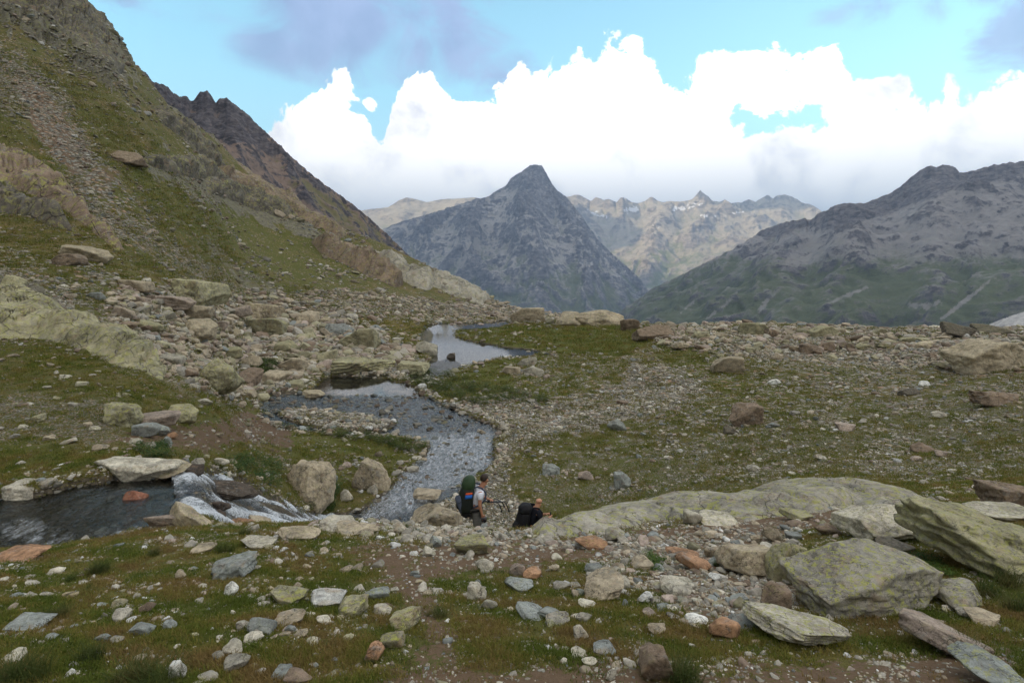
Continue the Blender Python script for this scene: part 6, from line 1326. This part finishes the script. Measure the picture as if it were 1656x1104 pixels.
for y, pts in ((.06, [(.36, .06, 1.06), (.62, .04, 1.03), (.74, .03, 1.05), (.80, .02, .98), (.86, .01, .82)]), (.12, [(.36, .12, 1.05), (.60, .12, .99), (.66, .12, .92), (.70, .13, .78)]), (.17, [(.36, .17, 1.06), (.60, .19, 1.05), (.74, .20, .96), (.78, .21, .86)])):
    lg = tube('leg', pts, .013, METAL, tp); tube('rubber_foot', [pts[-1], (pts[-1][0] + .01, pts[-1][1], pts[-1][2] - .03)], .019, BLK, lg)
tube('centre_clamp', [(.34, .115, 1.055), (.40, .12, 1.05)], .034, BLK, tp, 10)
cm = thing('camera_body', p1, RZ1, 'black camera hanging in the right hand of the standing hiker', 'camera')
cm.name = 'photo_camera'
loft('casing', [(.18, -.235, .72, .06, .035), (.18, -.235, .735, .068, .04), (.18, -.235, .81, .068, .04), (.18, -.235, .83, .04, .03)], METAL, cm, 16, 4)
tube('lens', [(.18, -.27, .775), (.18, -.34, .77)], .034, BLK, cm, 14)

d2 = 14.4; x2 = (858 - CX) / F * d2; g2 = ground_z(x2, d2); p2 = Vector((x2, d2, g2)); need = (YH - 803) / F * d2 - g2
print('hiker 1 ground', p1, 'hiker 2 head height', need)
sc2 = 1.0
J2 = dict(pelvis=(0, 0, .80), spine=(.05, 0, .97), chest=(.11, 0, 1.16), neck=(.17, 0, 1.31), head0=(.20, 0, 1.38), head1=(.225, 0, 1.46), head2=(.215, 0, 1.51),
          shr=(.13, -.19, 1.23), elr=(.22, -.30, .98), wrr=(.40, -.22, 1.07), har=(.47, -.18, 1.12), shl=(.15, .19, 1.23), ell=(.26, .24, 1.00), wrl=(.44, .05, 1.06), hal=(.50, .0, 1.10),
          hpr=(0, -.09, .76), knr=(.24, -.12, .44), anr=(.05, -.12, .095), hpl=(.01, .09, .76), knl=(.26, .10, .46), anl=(.22, .10, .11), hairc=(.2, 0, 1.5))
dz2 = need - 1.59; p2 = p2 + Vector((0, 0, max(-.25, min(.2, dz2)))); RZ2 = R(20)
h2 = person(p2, RZ2, J2, SKIN2, BTEE, .66, 'bald hiker in a black T-shirt bending down the path beside the great smooth slab', sc2, None, MAROON, BTEE)
b2 = thing('backpack', p2, RZ2, 'big all-black rucksack on the bald hiker beside the smooth slab', 'rucksack')
loft('pack_body', [(-.24, 0, .48, .10, .14), (-.27, 0, .52, .16, .19), (-.26, 0, .75, .18, .20), (-.22, 0, 1.00, .17, .20), (-.17, 0, 1.20, .15, .18), (-.155, 0, 1.25, .13, .16)], BLK, b2, 22, 3.0, noise=.015)
loft('top_lid', [(-.16, 0, 1.235, .14, .165), (-.155, 0, 1.27, .17, .185), (-.14, 0, 1.36, .16, .175), (-.12, 0, 1.42, .11, .13), (-.11, 0, 1.435, .05, .06)], BLK, b2, 22, 2.6, noise=.018, seed=7)
loft('front_pocket', [(-.43, 0, .62, .04, .12), (-.44, 0, .66, .05, .14), (-.41, 0, .92, .05, .13), (-.37, 0, 1.02, .03, .10)], BLK, b2, 16, 3)
loft('side_pocket', [(-.26, -.20, .58, .09, .03), (-.26, -.22, .62, .10, .045), (-.24, -.215, .82, .10, .04), (-.23, -.20, .86, .08, .02)], BLK, b2, 14, 3)
for s in (-1, 1): tube('shoulder_strap', [(-.06, s * .11, 1.31), (.05, s * .13, 1.36), (.16, s * .14, 1.33), (.26, s * .145, 1.21), (.24, s * .17, 1.07), (.10, s * .19, .93), (-.08, s * .18, .88)], .021, BLK, b2)
tube('hip_belt', [(-.12, -.19, .83), (.02, -.19, .83), (.15, -.12, .82), (.18, 0, .82), (.15, .12, .82), (.02, .19, .83), (-.12, .19, .83)], .028, BLK, b2)
tk = thing('trekking_pole', p2, RZ2, 'black trekking pole gripped in front by the bald hiker', 'trekking pole')
tube('grip', [(.475, -.165, 1.20), (.485, -.160, 1.10), (.495, -.155, 1.05)], [.017, .019, .015], BLK, tk); tube('shaft', [(.495, -.155, 1.06), (.68, -.05, .22)], .009, METAL, tk); tube('basket', [(.67, -.056, .275), (.672, -.055, .268)], .032, BLK, tk, 12)
tube('hand_loop', [(.48, -.165, 1.19), (.44, -.20, 1.14), (.46, -.20, 1.07), (.49, -.16, 1.10)], .005, BLK, tk, 6)
